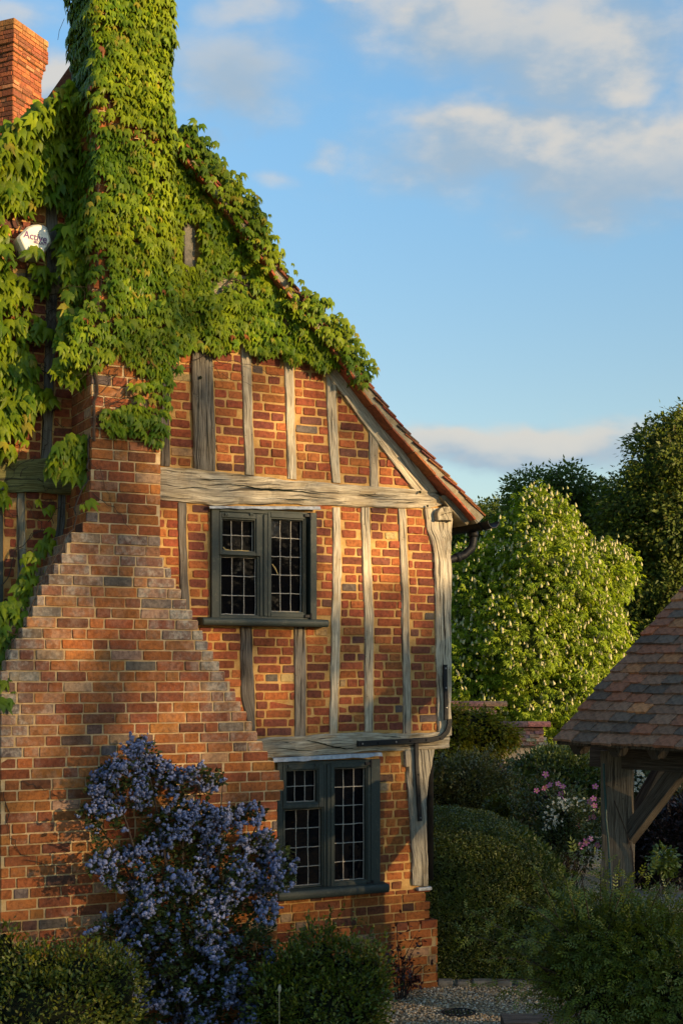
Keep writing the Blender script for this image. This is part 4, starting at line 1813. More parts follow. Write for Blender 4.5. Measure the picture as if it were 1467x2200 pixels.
def creeper():
    # the stack: leaves wrap round a rectangular shaft with rounded corners
    l0, r0 = STK_L, STK_R

    def shaft(n, z0, z1, lf, rf, keep=None, thick=.10, size=(.044, .068)):
        z = NR.uniform(z0, z1, n)
        l = np.array([lf(q) for q in z])
        r = np.array([rf(q) for q in z])
        per = .50+(r-l)+.40
        s = NR.uniform(0, 1, n)*per
        W = r-l
        u = np.where(s < .5, l, np.where(s < .5+W, l+s-.5, r))
        w = np.where(s < .5, s, np.where(s < .5+W, DCH, DCH-(s-.5-W)))
        # outward direction, rounded near the corners
        cr = .11
        nu = np.where(s < .5, -1.0, np.where(s < .5+W, 0.0, 1.0))
        nw = np.where(s < .5, 0.0, np.where(s < .5+W, 1.0, 0.0))
        dl = np.clip(1-np.abs(s-.5)/cr, 0, 1)
        dr = np.clip(1-np.abs(s-.5-W)/cr, 0, 1)
        nu = nu-dl*.8*(s >= .5)+dr*.8*(s < .5+W)
        nw = nw+dl*.8*(s < .5)+dr*.8*(s >= .5+W)
        nr = unit(np.column_stack([nu, nw]))
        P2 = np.column_stack([u, z])
        m = np.ones(n, bool)
        if keep is not None:
            m = keep(u, z, w)
        creeper_leaves(P2[m], w[m], nr[m], size, thick)

    zt = L(250, -40, DCH)[1]
    z1 = L(250, 600, DCH)[1]
    lf = lambda z: l0+(interp([(ch_left(L(0, 640, DCH)[1]), 0), (l0, 1)], min(1, max(0, (z-4.7)/.6)))-l0 if z < 5.3 else 0)
    lfz = lambda z: ch_left(z) if z < 4.7 else l0
    rfz = lambda z: ch_right(z) if z < 4.7 else r0

    def holes(u, z, w):
        k = nz(u, z, 6.6, 4.2)
        thin = (k < -.30) & (z < 6.8)
        # strips where the bricks of the corner show
        bare = (np.abs(u-L(205, 560, DCH)[0]) < .10) & (z < L(0, 500, DCH)[1]) & (z > L(0, 700, DCH)[1]) & (NR.random(len(u)) < .8)
        return ~(thin & (NR.random(len(u)) < .75)) & ~bare
    shaft(8800, L(0, 640, DCH)[1], zt+.2, lfz, rfz, holes)

    # lower ragged skirts on the breast
    for poly, dn in (([(190, 640), (250, 650), (300, 690), (360, 660), (385, 780), (360, 850), (300, 800), (255, 770), (200, 800), (140, 790), (120, 760)], 700),
                     ([(240, 690), (330, 720), (372, 790), (350, 850), (300, 800), (240, 760)], 350),
                     ([(330, 800), (365, 800), (362, 900), (340, 905)], 420),
                     ([(222, 880), (290, 872), (350, 905), (362, 950), (330, 962), (300, 935), (255, 940), (215, 930)], 950),
                     ([(275, 830), (325, 820), (335, 850), (290, 858)], 420),
                     ([(280, 850), (350, 850), (350, 890), (290, 880)], 260),
                     ([(300, 560), (385, 560), (380, 700), (330, 700)], 500)):
        creeper_leaves(sample_poly(poly, DCH, dn*1.4), DCH, None, (.048, .074), .10)
    # hanging over the left side of the breast
    for poly, dn, ww in (([(130, 650), (200, 690), (205, 800), (150, 830), (112, 805), (125, 740)], 900, .32),
                         ([(95, 985), (150, 935), (205, 940), (205, 990), (185, 1040), (140, 1030), (100, 1010)], 1100, .34),
                         ([(120, 560), (195, 540), (200, 640), (140, 640)], 700, .30),
                         ([(120, 480), (200, 470), (200, 560), (125, 560)], 700, .28)):
        creeper_leaves(sample_poly(poly, ww, dn), ww, None, (.075, .115), .13)
    # gable wall right of the stack
    P = sample_poly([(372, 285), (395, 275), (450, 335), (500, 400), (545, 475), (585, 545), (640, 640), (700, 690), (745, 745), (780, 800), (745, 795), (715, 790), (680, 805), (655, 775), (620, 790),
                     (600, 760), (560, 775), (520, 745), (460, 765), (420, 750), (370, 775), (355, 700), (360, 500)], .02, 2300)
    q = np.array([(nz(P[:, 0], P[:, 1], 1.7, 4.5))]).ravel()
    win = [L(383, 480), L(421, 580)]
    inwin = (P[:, 0] > win[0][0]) & (P[:, 0] < win[1][0]) & (P[:, 1] < win[0][1]) & (P[:, 1] > win[1][1])
    patch = [L(440, 575), L(535, 640)]
    inpatch = (P[:, 0] > patch[0][0]) & (P[:, 0] < patch[1][0]) & (P[:, 1] < patch[0][1]) & (P[:, 1] > patch[1][1]) & (NR.random(len(P)) < .72)
    creeper_leaves(P[~inwin & ~inpatch & ~((q < -.42) & (NR.random(len(P)) < .6))], .03, None, (.045, .070), .10)
    # tufts climbing over the verge
    vp = [Vector((*L(*p, VW), 0)) for p in [(385, 280), (430, 330), (480, 398), (520, 440), (545, 480), (565, 530), (590, 570), (640, 640), (680, 670), (730, 720), (760, 762), (795, 815)]]
    for i in range(1700):
        k = R.random()*(len(vp)-1)
        j = int(k)
        p = vp[j].lerp(vp[j+1], k-j)
        amp = .5+.5*mnoise.noise(Vector((k*2.6, 3, 1)))
        if R.random() > .25+amp*1.1 or (5.2 < k < 7.2 and R.random() < .55):
            continue
        up = R.uniform(-.14, .07+.10*amp)
        w = R.uniform(-.05, .20)
        P2 = np.array([(p.x+up*.76, p.y+up*.65)])
        creeper_leaves(P2, w, None, (.045, .070), .06)
    # left of the stack
    for poly, dn in (([(-160, 470), (-160, 430), (0, 330), (40, 295), (75, 262), (110, 235), (150, 200), (190, 195), (195, 470), (150, 470), (120, 440), (85, 440), (60, 475), (40, 470), (-160, 480)], 900),
                     ([(-150, 480), (36, 476), (34, 560), (20, 600), (-150, 600)], 640),
                     ([(-40, 600), (45, 600), (62, 660), (58, 720), (70, 760), (85, 870), (60, 900), (50, 960), (20, 985), (-40, 980), (-140, 800)], 620),
                     ([(62, 575), (110, 580), (118, 625), (70, 640)], 500), ([(55, 680), (100, 668), (112, 720), (65, 735)], 500), ([(80, 845), (118, 838), (122, 865), (85, 880)], 520),
                     ([(100, 470), (150, 470), (195, 470), (195, 600), (150, 610), (125, 560)], 560), ([(130, 600), (185, 610), (185, 720), (140, 700)], 380)):
        creeper_leaves(sample_poly(poly, .06, dn), .04, None, (.075, .115), .16)
    for i in range(520):
        k = R.random()
        p = Vector((*L(-40+200*k, 362-160*k, .1), 0))
        up = R.uniform(-.1, .11)*(.6+.6*mnoise.noise(Vector((k*7, 2, 5))))
        creeper_leaves(np.array([(p.x-up*.5, p.y+up)]), R.uniform(-.25, .2), None, (.07, .11), .06)
    # trails down the left shoulder
    for poly, dn, ww in (([(70, 1150), (105, 1135), (135, 1165), (120, 1200), (75, 1195)], 420, .12), ([(40, 1195), (85, 1190), (110, 1215), (90, 1260), (30, 1250)], 420, .2),
                         ([(25, 1245), (75, 1240), (80, 1290), (60, 1310), (25, 1300)], 560, .25), ([(-10, 1300), (40, 1290), (62, 1330), (40, 1375), (20, 1430), (-10, 1450)], 620, .33),
                         ([(-10, 1450), (22, 1455), (30, 1515), (-10, 1530)], 300, .45), ([(75, 1060), (105, 1050), (112, 1120), (80, 1110)], 140, .05), ([(-10, 1030), (30, 1040), (30, 1095), (-10, 1080)], 260, .06),
                         ([(165, 1075), (200, 1075), (195, 1095), (170, 1095)], 300, .5)):
        creeper_leaves(sample_poly(poly, ww, dn), ww, None, (.06, .10), .09)
    P, A, N, S, C, D = (np.concatenate(CP[k]) for k in 'PANSCD')
    # clear of the alarm box except the sprig that crosses its foot
    b0, b1 = L(20, 470, .12), L(126, 560, .12)
    ru, rz = (P[:, 0]-OX)*UX+(P[:, 1]-OY)*UY, P[:, 2]
    bad = (ru > b0[0]) & (ru < b1[0]) & (rz < b0[1]+.09) & (rz > b1[1])
    P, A, N, S, C, D = (x[~bad] for x in (P, A, N, S, C, D))
    ex, ea = [], []
    for (px, py, ax, az_) in ((74, 528, .15, -.95), (66, 540, -.7, -.4), (82, 534, .5, -.75)):
        u, z = L(px, py, .19)
        ex.append(wallpt(u, z, .19))
        ea.append(ax*UV3+az_*ZV+.25*NV3)
    k = len(ex)
    P = np.vstack([P, np.array([tuple(p) for p in ex])])
    A = np.vstack([A, np.array(ea)])
    N = np.vstack([N, np.tile(NV3+.4*ZV, (k, 1))])
    S = np.concatenate([S, np.full(k, .095)])
    C = np.vstack([C, np.tile((.09, .15, .02), (k, 1))])
    D = np.concatenate([D, np.full(k, .3)])
    t = thing('climbing_creeper', 'green climbing creeper with pointed leaves covering the chimney stack and gable', 'creeper', wallpt(ru.mean(), 0, 0))
    base = np.array(t.location)
    score = S*(.6+D*3)+NR.uniform(0, .03, len(S))
    top = np.argsort(-score)[:300]
    mask = np.ones(len(S), bool)
    mask[top] = False
    scatter('foliage', P[mask]-base, A[mask], N[mask], S[mask], LEAF_LOBED, C[mask], M['creeper_leaf'], t)
    # single leaves share a dozen meshes
    kinds = []
    for i in range(12):
        tv, tf = LEAF_LOBED
        tv = tv.copy()
        tv[:, 0] *= R.uniform(.85, 1.12)
        tv[:, 2] *= R.uniform(.6, 1.5)
        c = C[top[i*25]]
        o = npmesh('leaf', tv, tf, np.tile(c, (len(tv), 1)), M['creeper_leaf'])
        kinds.append(o.data)
        bpy.data.objects.remove(o)
    for j, i in enumerate(top):
        a = Vector(A[i]).normalized()
        n = Vector(N[i])
        n = (n-a*n.dot(a)).normalized()
        b = a.cross(n)
        o = bpy.data.objects.new('leaf', kinds[j % 12])
        s = S[i]
        mt = Matrix((b*s, a*s, n*s)).transposed().to_4x4()
        mt.translation = Vector(P[i]-base)
        link(o, t)
        o.matrix_local = mt
    # woody stems and fine runners on the brick
    a = Acc()

    def run(pts, w, r, jig=.012):
        q = [Vector((*L(*p, w), 0)) for p in pts]
        out = []
        for i in range(len(q)-1):
            for k in range(6):
                p = q[i].lerp(q[i+1], k/6)
                out.append(wallpt(p.x+R.gauss(0, jig), p.y+R.gauss(0, jig), w+.008+R.uniform(0, .012))-t.location)
        p = q[-1]
        out.append(wallpt(p.x, p.y, w+.01)-t.location)
        a.tube(out, [r*(1-.6*i/len(out)) for i in range(len(out))], 5)
    for pts, w, r in (([(200, 950), (205, 820), (200, 700), (215, 600), (205, 480), (230, 300), (240, 120)], DCH, .012), ([(196, 930), (188, 1020), (160, 1130), (120, 1190), (70, 1290), (30, 1390), (8, 1490)], .46, .007),
                      ([(210, 900), (250, 860), (300, 850), (350, 830)], DCH, .004), ([(215, 690), (260, 640), (330, 660), (360, 620)], DCH, .005), ([(205, 1060), (260, 1110), (300, 1160)], DCH, .003),
                      ([(120, 820), (60, 780), (20, 800)], .02, .006), ([(40, 600), (48, 700), (30, 850), (40, 980)], .03, .008), ([(120, 640), (90, 700), (70, 760)], .03, .005),
                      ([(38, 560), (44, 500), (30, 440), (60, 380), (120, 300), (170, 260)], .03, .009), ([(60, 550), (52, 640), (40, 700)], .03, .008),
                      ([(370, 800), (440, 770), (520, 780), (600, 805)], .035, .0035), ([(455, 790), (500, 820), (545, 832)], .035, .0025), ([(420, 680), (500, 600), (560, 620), (640, 700), (740, 790)], .05, .007),
                      ([(0, 1260), (40, 1180), (90, 1130), (60, 1080)], .05, .004), ([(100, 1120), (140, 1080), (170, 1120)], .05, .003), ([(10, 1695), (20, 1800), (60, 1850), (150, 1868), (200, 1858)], DCH, .0032),
                      ([(50, 1680), (90, 1690), (130, 1720), (165, 1732)], DCH, .003), ([(195, 1000), (215, 1010), (240, 1090)], DCH, .0025)):
        run(pts, w, r)
    for i in range(46):
        x, y = R.uniform(200, 350), R.uniform(600, 930)
        run([(x, y), (x+R.uniform(-50, 60), y+R.uniform(-40, 30)), (x+R.uniform(-90, 90), y+R.uniform(-60, 50))], DCH, .0022)
    for i in range(40):
        x, y = R.uniform(0, 180), R.uniform(520, 1250)
        run([(x, y), (x+R.uniform(-40, 40), y+R.uniform(-50, 30)), (x+R.uniform(-60, 60), y+R.uniform(-80, 40))], .03, .003)
    a.tube([Vector(G(139, 40, 10.1))-t.location, Vector(G(128, 66, 10.1))-t.location, Vector(G(125, 86, 10.1))-t.location], .002, 4)
    a.build('stem', M['twig'], t)


creeper()


# ================================================================== generic plants
def rdir(n):
    v = NR.normal(0, 1, (n, 3))
    return unit(v)


def plant(name, label, cat, blobs, n, size, tmpl, cols, mat, base, group=None, clump=.16, perclump=14, fill=.75, core=0.0, stems=0, stem_r=.012, updroop=(.2, .5), flat=False, leafname='foliage',
          hull=None, stemmat='twig', spread=1.0, shoots=0, shoot_len=.2):
    """a plant from ellipsoid blobs [(centre, radii)]: leaves grow in clumps through the outer part of each blob"""
    t = thing(name, label, cat, base, 0, group)
    b0 = np.array(t.location)
    vol = np.array([b[1][0]*b[1][1]*b[1][2] for b in blobs])**(2/3)
    nc = max(1, n//perclump)
    which = NR.choice(len(blobs), nc, p=vol/vol.sum())
    cen = np.array([tuple(b[0]) for b in blobs])[which]
    rr = np.array([tuple(b[1]) for b in blobs])[which]
    d = rdir(nc)
    k = fill+(1-fill)*NR.random(nc)**.6
    cc = cen+rr*d*k[:, None]
    keep = cc[:, 2] > .02
    cc, d = cc[keep], d[keep]
    nc = len(cc)
    P = np.repeat(cc, perclump, 0)
    D = np.repeat(d, perclump, 0)
    lr = rdir(len(P))*(NR.random((len(P), 1))**.5)*clump
    P = P+lr*np.array((1, 1, .8))
    A = unit(D*updroop[1]+lr/clump*1.0+NR.normal(0, .35, P.shape))
    A[:, 2] -= updroop[0]
    N = D*.55+ZV*.75+NR.normal(0, .45, P.shape)
    cl = np.array(cols)
    ct = np.repeat(NR.random(nc), perclump)
    C = cl[(np.clip(ct*.6+NR.random(len(P))*.4, 0, .999)*len(cl)).astype(int)]*NR.uniform(.7, 1.2, (len(P), 1))
    S = NR.uniform(size*.7, size*1.25, len(P))
    m = P[:, 2] > .01
    scatter(leafname, P[m]-b0, A[m], N[m], S[m], tmpl, C[m], mat, t)
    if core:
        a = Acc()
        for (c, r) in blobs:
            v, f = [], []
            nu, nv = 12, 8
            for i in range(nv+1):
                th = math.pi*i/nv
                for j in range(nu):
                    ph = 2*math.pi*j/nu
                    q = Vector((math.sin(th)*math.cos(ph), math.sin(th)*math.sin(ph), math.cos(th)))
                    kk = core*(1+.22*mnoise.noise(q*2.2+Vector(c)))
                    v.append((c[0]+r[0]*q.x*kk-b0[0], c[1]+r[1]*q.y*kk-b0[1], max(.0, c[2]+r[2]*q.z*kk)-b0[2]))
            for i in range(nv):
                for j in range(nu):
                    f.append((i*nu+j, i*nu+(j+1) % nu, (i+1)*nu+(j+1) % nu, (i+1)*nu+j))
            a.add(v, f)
        a.build('dense_twigs', M['shade_core'], t)  # near-black solid core stands in for shade between the leaves
    if shoots:
        # stray young shoots that break the outline
        a = Acc()
        up = np.where(d[:, 2] > -.1)[0]
        PP, AA = [], []
        for i in range(shoots):
            j = up[R.randrange(len(up))]
            p0 = Vector(cc[j])-Vector(b0)
            dr = (Vector(d[j])*.8+Vector((R.gauss(0, .4), R.gauss(0, .4), R.uniform(.3, 1.1)))).normalized()
            ln = shoot_len*R.uniform(.5, 1.3)
            p1 = p0+dr*ln*.55
            p2 = p1+(dr+Vector((R.gauss(0, .35), R.gauss(0, .35), R.gauss(-.1, .3)))).normalized()*ln*.45
            a.tube([p0, p1, p2], [size*.06, size*.05, size*.03], 4)
            for k in range(max(4, int(ln/size*2.4))):
                s = R.uniform(.15, 1.04)
                q = p0.lerp(p1, s/.55) if s < .55 else p1.lerp(p2, (s-.55)/.45)
                PP.append(tuple(q))
                AA.append((dr.x*.5+R.gauss(0, .6), dr.y*.5+R.gauss(0, .6), dr.z*.5+R.gauss(0, .5)))
        a.build('shoot', M[stemmat], t)['kind'] = 'stuff'
        n2 = len(PP)
        scatter('shoot_leaves', np.array(PP), np.array(AA), ZV+NR.normal(0, .6, (n2, 3)), NR.uniform(size*.6, size*1.05, n2), tmpl, cl[NR.integers(0, len(cl), n2)]*NR.uniform(.95, 1.35, (n2, 1)), mat, t)
    if stems:
        a = Acc()
        for i in range(stems):
            j = R.randrange(nc)
            p1 = Vector(cc[j])-Vector(b0)
            p0 = Vector((R.gauss(0, .05)*spread, R.gauss(0, .05)*spread, 0))
            pm = p0.lerp(p1, .5)+Vector((R.gauss(0, .06), R.gauss(0, .06), .08))*spread
            a.tube([p0, p0.lerp(pm, .5), pm, pm.lerp(p1, .6), p1], [stem_r, stem_r*.85, stem_r*.65, stem_r*.5, stem_r*.25], 5)
        a.build('stem', M[stemmat], t)
    return t, cc, d


def blob(px, py, d, rx, ry, rd):
    c = G(px, py, d)
    k = d/FOC
    return (c, (rx*k, rd, ry*k))


GREENS = [(.030, .055, .010), (.045, .075, .014), (.065, .095, .016)]

# box bushes under the wall
gb = lambda px, py, d: (G(px, py, d).x, d, 0)
plant('box_bush', 'dense yellow green bush at the left foot of the brick chimney', 'bush', [blob(-30, 2125, 9.0, 60, 100, .3), blob(45, 2118, 8.95, 58, 82, .26), blob(110, 2122, 9.0, 60, 90, .28), blob(185, 2116, 8.9, 62, 82, .28), blob(250, 2135, 8.95, 50, 90, .26),
      blob(100, 2200, 8.75, 170, 110, .32), blob(10, 2050, 9.1, 22, 60, .15)], 17000, .030, LEAF_OVAL, [(.065, .095, .010), (.095, .125, .012), (.16, .165, .016)], M['hedge_leaf'], gb(110, 2200, 8.95), 'bushes along the foot of the wall',
      clump=.095, perclump=12, core=.74, shoots=150, shoot_len=.13, stems=24, stem_r=.006, updroop=(-.25, .5), fill=.84)
plant('box_bush', 'leafy green bush below the lower window', 'bush', [blob(688, 2085, 10.0, 46, 92, .2), blob(640, 2125, 9.9, 58, 92, .26), blob(742, 2105, 9.95, 48, 84, .22), blob(795, 2095, 9.95, 30, 62, .15), blob(590, 2165, 9.8, 55, 90, .28), blob(690, 2190, 9.75, 120, 95, .34),
      blob(780, 2160, 9.85, 45, 75, .24)], 16000, .034, LEAF_OVAL, [(.06, .095, .010), (.095, .13, .013), (.16, .17, .016)], M['hedge_leaf'], gb(690, 2200, 9.9), 'bushes along the foot of the wall', clump=.11, perclump=12, core=.66, shoots=170, shoot_len=.2, stems=40,
      stem_r=.006, updroop=(-.35, .6), fill=.78)


# ================================================================== BLUE FLOWERING SHRUB
def ceanothus():
    w0 = DCH
    t = thing('flowering_shrub', 'tall shrub covered in blue flower clusters leaning on the brick chimney breast', 'shrub', wallpt(*[L(420, 2200, w0+.3)[0], 0, w0+.3]))
    b0 = np.array(t.location)
    outline = [(300, 1585), (330, 1590), (345, 1630), (390, 1650), (440, 1640), (480, 1655), (490, 1680), (450, 1705), (450, 1730), (500, 1735), (560, 1725), (580, 1740), (560, 1770), (610, 1800), (640, 1850), (630, 1890),
               (590, 1910), (600, 1960), (580, 2000), (590, 2060), (560, 2110), (560, 2160), (540, 2220), (260, 2220), (250, 2100), (240, 2030), (200, 2010), (205, 1975), (260, 1960), (280, 1930), (245, 1890), (200, 1870),
               (215, 1800), (175, 1745), (195, 1680), (215, 1650), (260, 1625), (290, 1640), (285, 1600)]
    voids = [([(245, 1700), (300, 1690), (300, 1730), (250, 1735)], .75), ([(280, 1745), (330, 1740), (350, 1800), (300, 1800)], .35), ([(225, 1770), (290, 1790), (280, 1830), (225, 1820)], .7),
             ([(400, 1690), (450, 1700), (440, 1725), (395, 1715)], .6)]
    # branches first: a fan of stems from the foot
    a = Acc()
    foot = wallpt(L(420, 2200, w0+.3)[0], 0, w0+.3)
    ends = [(310, 1600), (225, 1660), (200, 1750), (215, 1860), (220, 1985), (480, 1665), (570, 1735), (625, 1860), (585, 1960), (570, 2080), (400, 1690), (330, 1760), (460, 1800), (520, 1850), (300, 1850), (400, 1900),
            (500, 2000), (330, 2000), (440, 1750), (540, 2140)]
    for (x, y) in ends:
        u, z = L(x, y, w0+.15)
        p1 = wallpt(u, z, w0+R.uniform(.08, .3))
        mid = foot.lerp(p1, .5)+Vector((R.gauss(0, .06), R.gauss(0, .04), .15))
        q = [foot, foot.lerp(mid, .5)+Vector((R.gauss(0, .02), R.gauss(0, .02), .05)), mid, mid.lerp(p1, .5)+Vector((0, 0, .04)), p1]
        a.tube([p-t.location for p in q], [.018, .014, .010, .007, .003], 6)
    a.build('branch', M['twig'], t)
    P = sample_poly(outline, w0+.1, 9000)
    px = np.array([(0., 0.)]*len(P))
    for vp, pr in voids:
        m = inpoly(P, polymetres(vp, w0+.1)) & (NR.random(len(P)) < pr)
        P = P[~m]
    nn = nz(P[:, 0], P[:, 1], 3.3, 6.5)+.6*nz(P[:, 0], P[:, 1], 5.3, 15)
    P = P[(nn > -.22-.25*(P[:, 1] < 1.0)) | (P[:, 1] > L(310, 1650, w0)[1])]
    nn = nz(P[:, 0], P[:, 1], 9.3, 5)
    body = np.clip((1.9-P[:, 1])/1.2, .25, 1)
    w = w0+.06+(.14+.34*body)*np.clip(.5+nn*.8+NR.normal(0, .22, len(P)), 0, 1.1)
    P[:, 0] -= (w-w0-.08)*.48
    X = np.array((OX, OY, 0.))+P[:, 0:1]*UV3+P[:, 1:2]*ZV+w[:, None]*NV3
    n = len(X)
    A = NV3*.6+ZV*NR.uniform(-.4, .8, (n, 1))+UV3*NR.normal(0, .7, (n, 1))
    N = NV3*.7+ZV*.7+NR.normal(0, .5, (n, 3))
    C = np.array([(.032, .05, .016), (.045, .066, .018), (.065, .09, .022)])[NR.integers(0, 3, n)]*NR.uniform(.7, 1.2, (n, 1))
    scatter('foliage', X-b0, A, N, NR.uniform(.024, .046, n), LEAF_OVAL, C, M['shrub_leaf'], t)
    # flower clusters: short bumpy racemes standing out of the leaves
    Q = sample_poly(outline, w0+.1, 1050)
    for vp, pr in voids:
        Q = Q[~(inpoly(Q, polymetres(vp, w0+.1)) & (NR.random(len(Q)) < pr))]
    nn = nz(Q[:, 0], Q[:, 1], 3.3, 6.5)+.6*nz(Q[:, 0], Q[:, 1], 5.3, 15)
    g = nz(Q[:, 0], Q[:, 1], 13.3, 5.5)
    lowc = L(430, 2000, w0)
    sparse = (Q[:, 1] < lowc[1]+.35) & (Q[:, 0] < lowc[0]+.05) & (NR.random(len(Q)) < .45)
    tip = Q[:, 1] > L(310, 1650, w0)[1]
    Q = Q[((nn > -.24) | tip) & (tip | (g+NR.normal(0, .2, len(Q)) > -.10)) & ~sparse]
    # every cluster is a short chain of fuzzy lumps that taper to its tip
    nn = nz(Q[:, 0], Q[:, 1], 9.3, 5)
    body = np.clip((1.9-Q[:, 1])/1.2, .25, 1)
    w = w0+.10+(.14+.34*body)*np.clip(.62+nn*.8+NR.normal(0, .14, len(Q)), .1, 1.15)
    Q[:, 0] -= (w-w0-.08)*.48
    X0 = np.array((OX, OY, 0.))+Q[:, 0:1]*UV3+Q[:, 1:2]*ZV+w[:, None]*NV3
    k0 = len(X0)
    A0 = unit(NV3*NR.uniform(.1, .8, (k0, 1))+ZV*NR.uniform(-.1, 1.0, (k0, 1))+UV3*NR.normal(0, .5, (k0, 1)))
    L0 = NR.uniform(.6, 1.25, k0)
    X, A, S, W = [], [], [], []
    for j in range(5):
        m = NR.random(k0) < (1, 1, .95, .75, .45)[j]
        X.append((X0+A0*(L0*j*.0165)[:, None]+NR.normal(0, .0075, (k0, 3)))[m])
        A.append((A0+NR.normal(0, .45, (k0, 3)))[m])
        S.append(((.030, .031, .027, .022, .016)[j]*L0*NR.uniform(.75, 1.2, k0))[m])
        W.append(w[m])
    X, A, S, w = np.vstack(X), np.vstack(A), np.concatenate(S), np.concatenate(W)
    n = len(X)

    def raceme():
        v, f = [], []
        nu, rows = 7, [(0, .16), (.2, .42), (.5, .50), (.8, .34)]
        for (y, r) in rows:
            for j in range(nu):
                ph = 2*math.pi*(j+.5*(len(v)//nu % 2))/nu
                k = r*R.uniform(.55, 1.35)
                v.append((k*math.cos(ph), y+R.gauss(0, .10), k*math.sin(ph)))
        v.append((0, 1.08, 0))
        for i in range(3):
            for j in range(nu):
                a_, b_, c_, d_ = i*nu+j, i*nu+(j+1) % nu, (i+1)*nu+(j+1) % nu, (i+1)*nu+j
                f += [(a_, b_, c_), (a_, c_, d_)]
        f += [(3*nu+j, 3*nu+(j+1) % nu, 4*nu) for j in range(nu)]
        return np.array(v), np.array(f)
    pal = np.array([(.15, .175, .315), (.185, .21, .35), (.12, .145, .26), (.22, .235, .37)])
    C = pal[NR.integers(0, 4, n)]*NR.uniform(.75, 1.15, (n, 1))
    N = rdir(n)
    score = S+w*.06
    top = np.argsort(-score)[:300]
    mask = np.ones(n, bool)
    mask[top] = False
    scatter('blossoms', X[mask]-b0, A[mask], N[mask], S[mask], raceme(), C[mask], M['petal'], t)
    kinds = []
    for i in range(10):
        tv, tf = raceme()
        o = npmesh('blossom', tv, tf, np.tile(pal[i % 4]*R.uniform(.8, 1.1), (len(tv), 1)), M['petal'])
        kinds.append(o.data)
        bpy.data.objects.remove(o)
    for j, i in enumerate(top):
        a_ = Vector(A[i]).normalized()
        nv = Vector(N[i])
        nv = (nv-a_*nv.dot(a_)).normalized()
        b_ = a_.cross(nv)
        o = bpy.data.objects.new('blossom', kinds[j % 10])
        mt = Matrix((b_*S[i], a_*S[i], nv*S[i])).transposed().to_4x4()
        mt.translation = Vector(X[i]-b0)
        link(o, t)
        o.matrix_local = mt


ceanothus()


# red-leaved sapling against the plinth
def redleaf():
    u, _ = L(865, 2140, .3)
    p = wallpt(u, 0, .28)
    t = thing('red_shrub', 'thin dark red leaved shrub standing against the brick plinth', 'shrub', p)
    a = Acc()
    PP, AA = [], []
    for i in range(16):
        uu, zz = L(R.uniform(830, 905), R.uniform(1985, 2110), .28)
        q = wallpt(uu, zz, R.uniform(.12, .4))-p
        m = q*.5+Vector((R.gauss(0, .03), R.gauss(0, .03), .05))
        a.tube([Vector((R.gauss(0, .02), R.gauss(0, .02), 0)), m, q], [.006, .004, .002], 5)
        for k in range(20):
            s = R.uniform(.35, 1.05)
            b = (m*(1-s)+q*s if s > .5 else m*(s*2))+Vector((R.gauss(0, .035), R.gauss(0, .035), R.gauss(0, .035)))
            PP.append(tuple(b))
            AA.append((R.gauss(0, .6), R.gauss(0, .6), R.uniform(-.6, .6)))
    a.build('stem', M['twig'], t)
    n = len(PP)
    C = np.array([(.055, .014, .016), (.09, .018, .022), (.04, .014, .018)])[NR.integers(0, 3, n)]
    scatter('foliage', np.array(PP), np.array(AA), ZV+NR.normal(0, .6, (n, 3)), NR.uniform(.025, .05, n), LEAF_OVAL, C, M['shrub_leaf'], t)


redleaf()


# dry seed head among the bushes
def seedhead():
    p = G(598, 2200, 9.2)
    p = Vector((p.x, p.y, 0))
    t = thing('seed_head', 'dry pale poppy seed head on a thin stalk between the bushes', 'seed head', p)
    z = G(600, 2132, 9.2)
    a = Acc()
    q = Vector((z.x-p.x, 0, z.z))
    a.tube([(0, 0, 0), q*.5+Vector((.004, 0, 0)), q], [.004, .003, .0025], 5, (.45, .36, .2))
    a.build('stalk', M['petal'], t)
    a = Acc()
    a.tube([q+Vector((0, 0, -.004)), q+Vector((.001, 0, .012)), q+Vector((.002, 0, .03)), q+Vector((.003, 0, .045)), q+Vector((.003, 0, .05))], [.003, .011, .012, .006, .009], 8, (.5, .42, .28))
    a.build('pod', M['petal'], t)


seedhead()


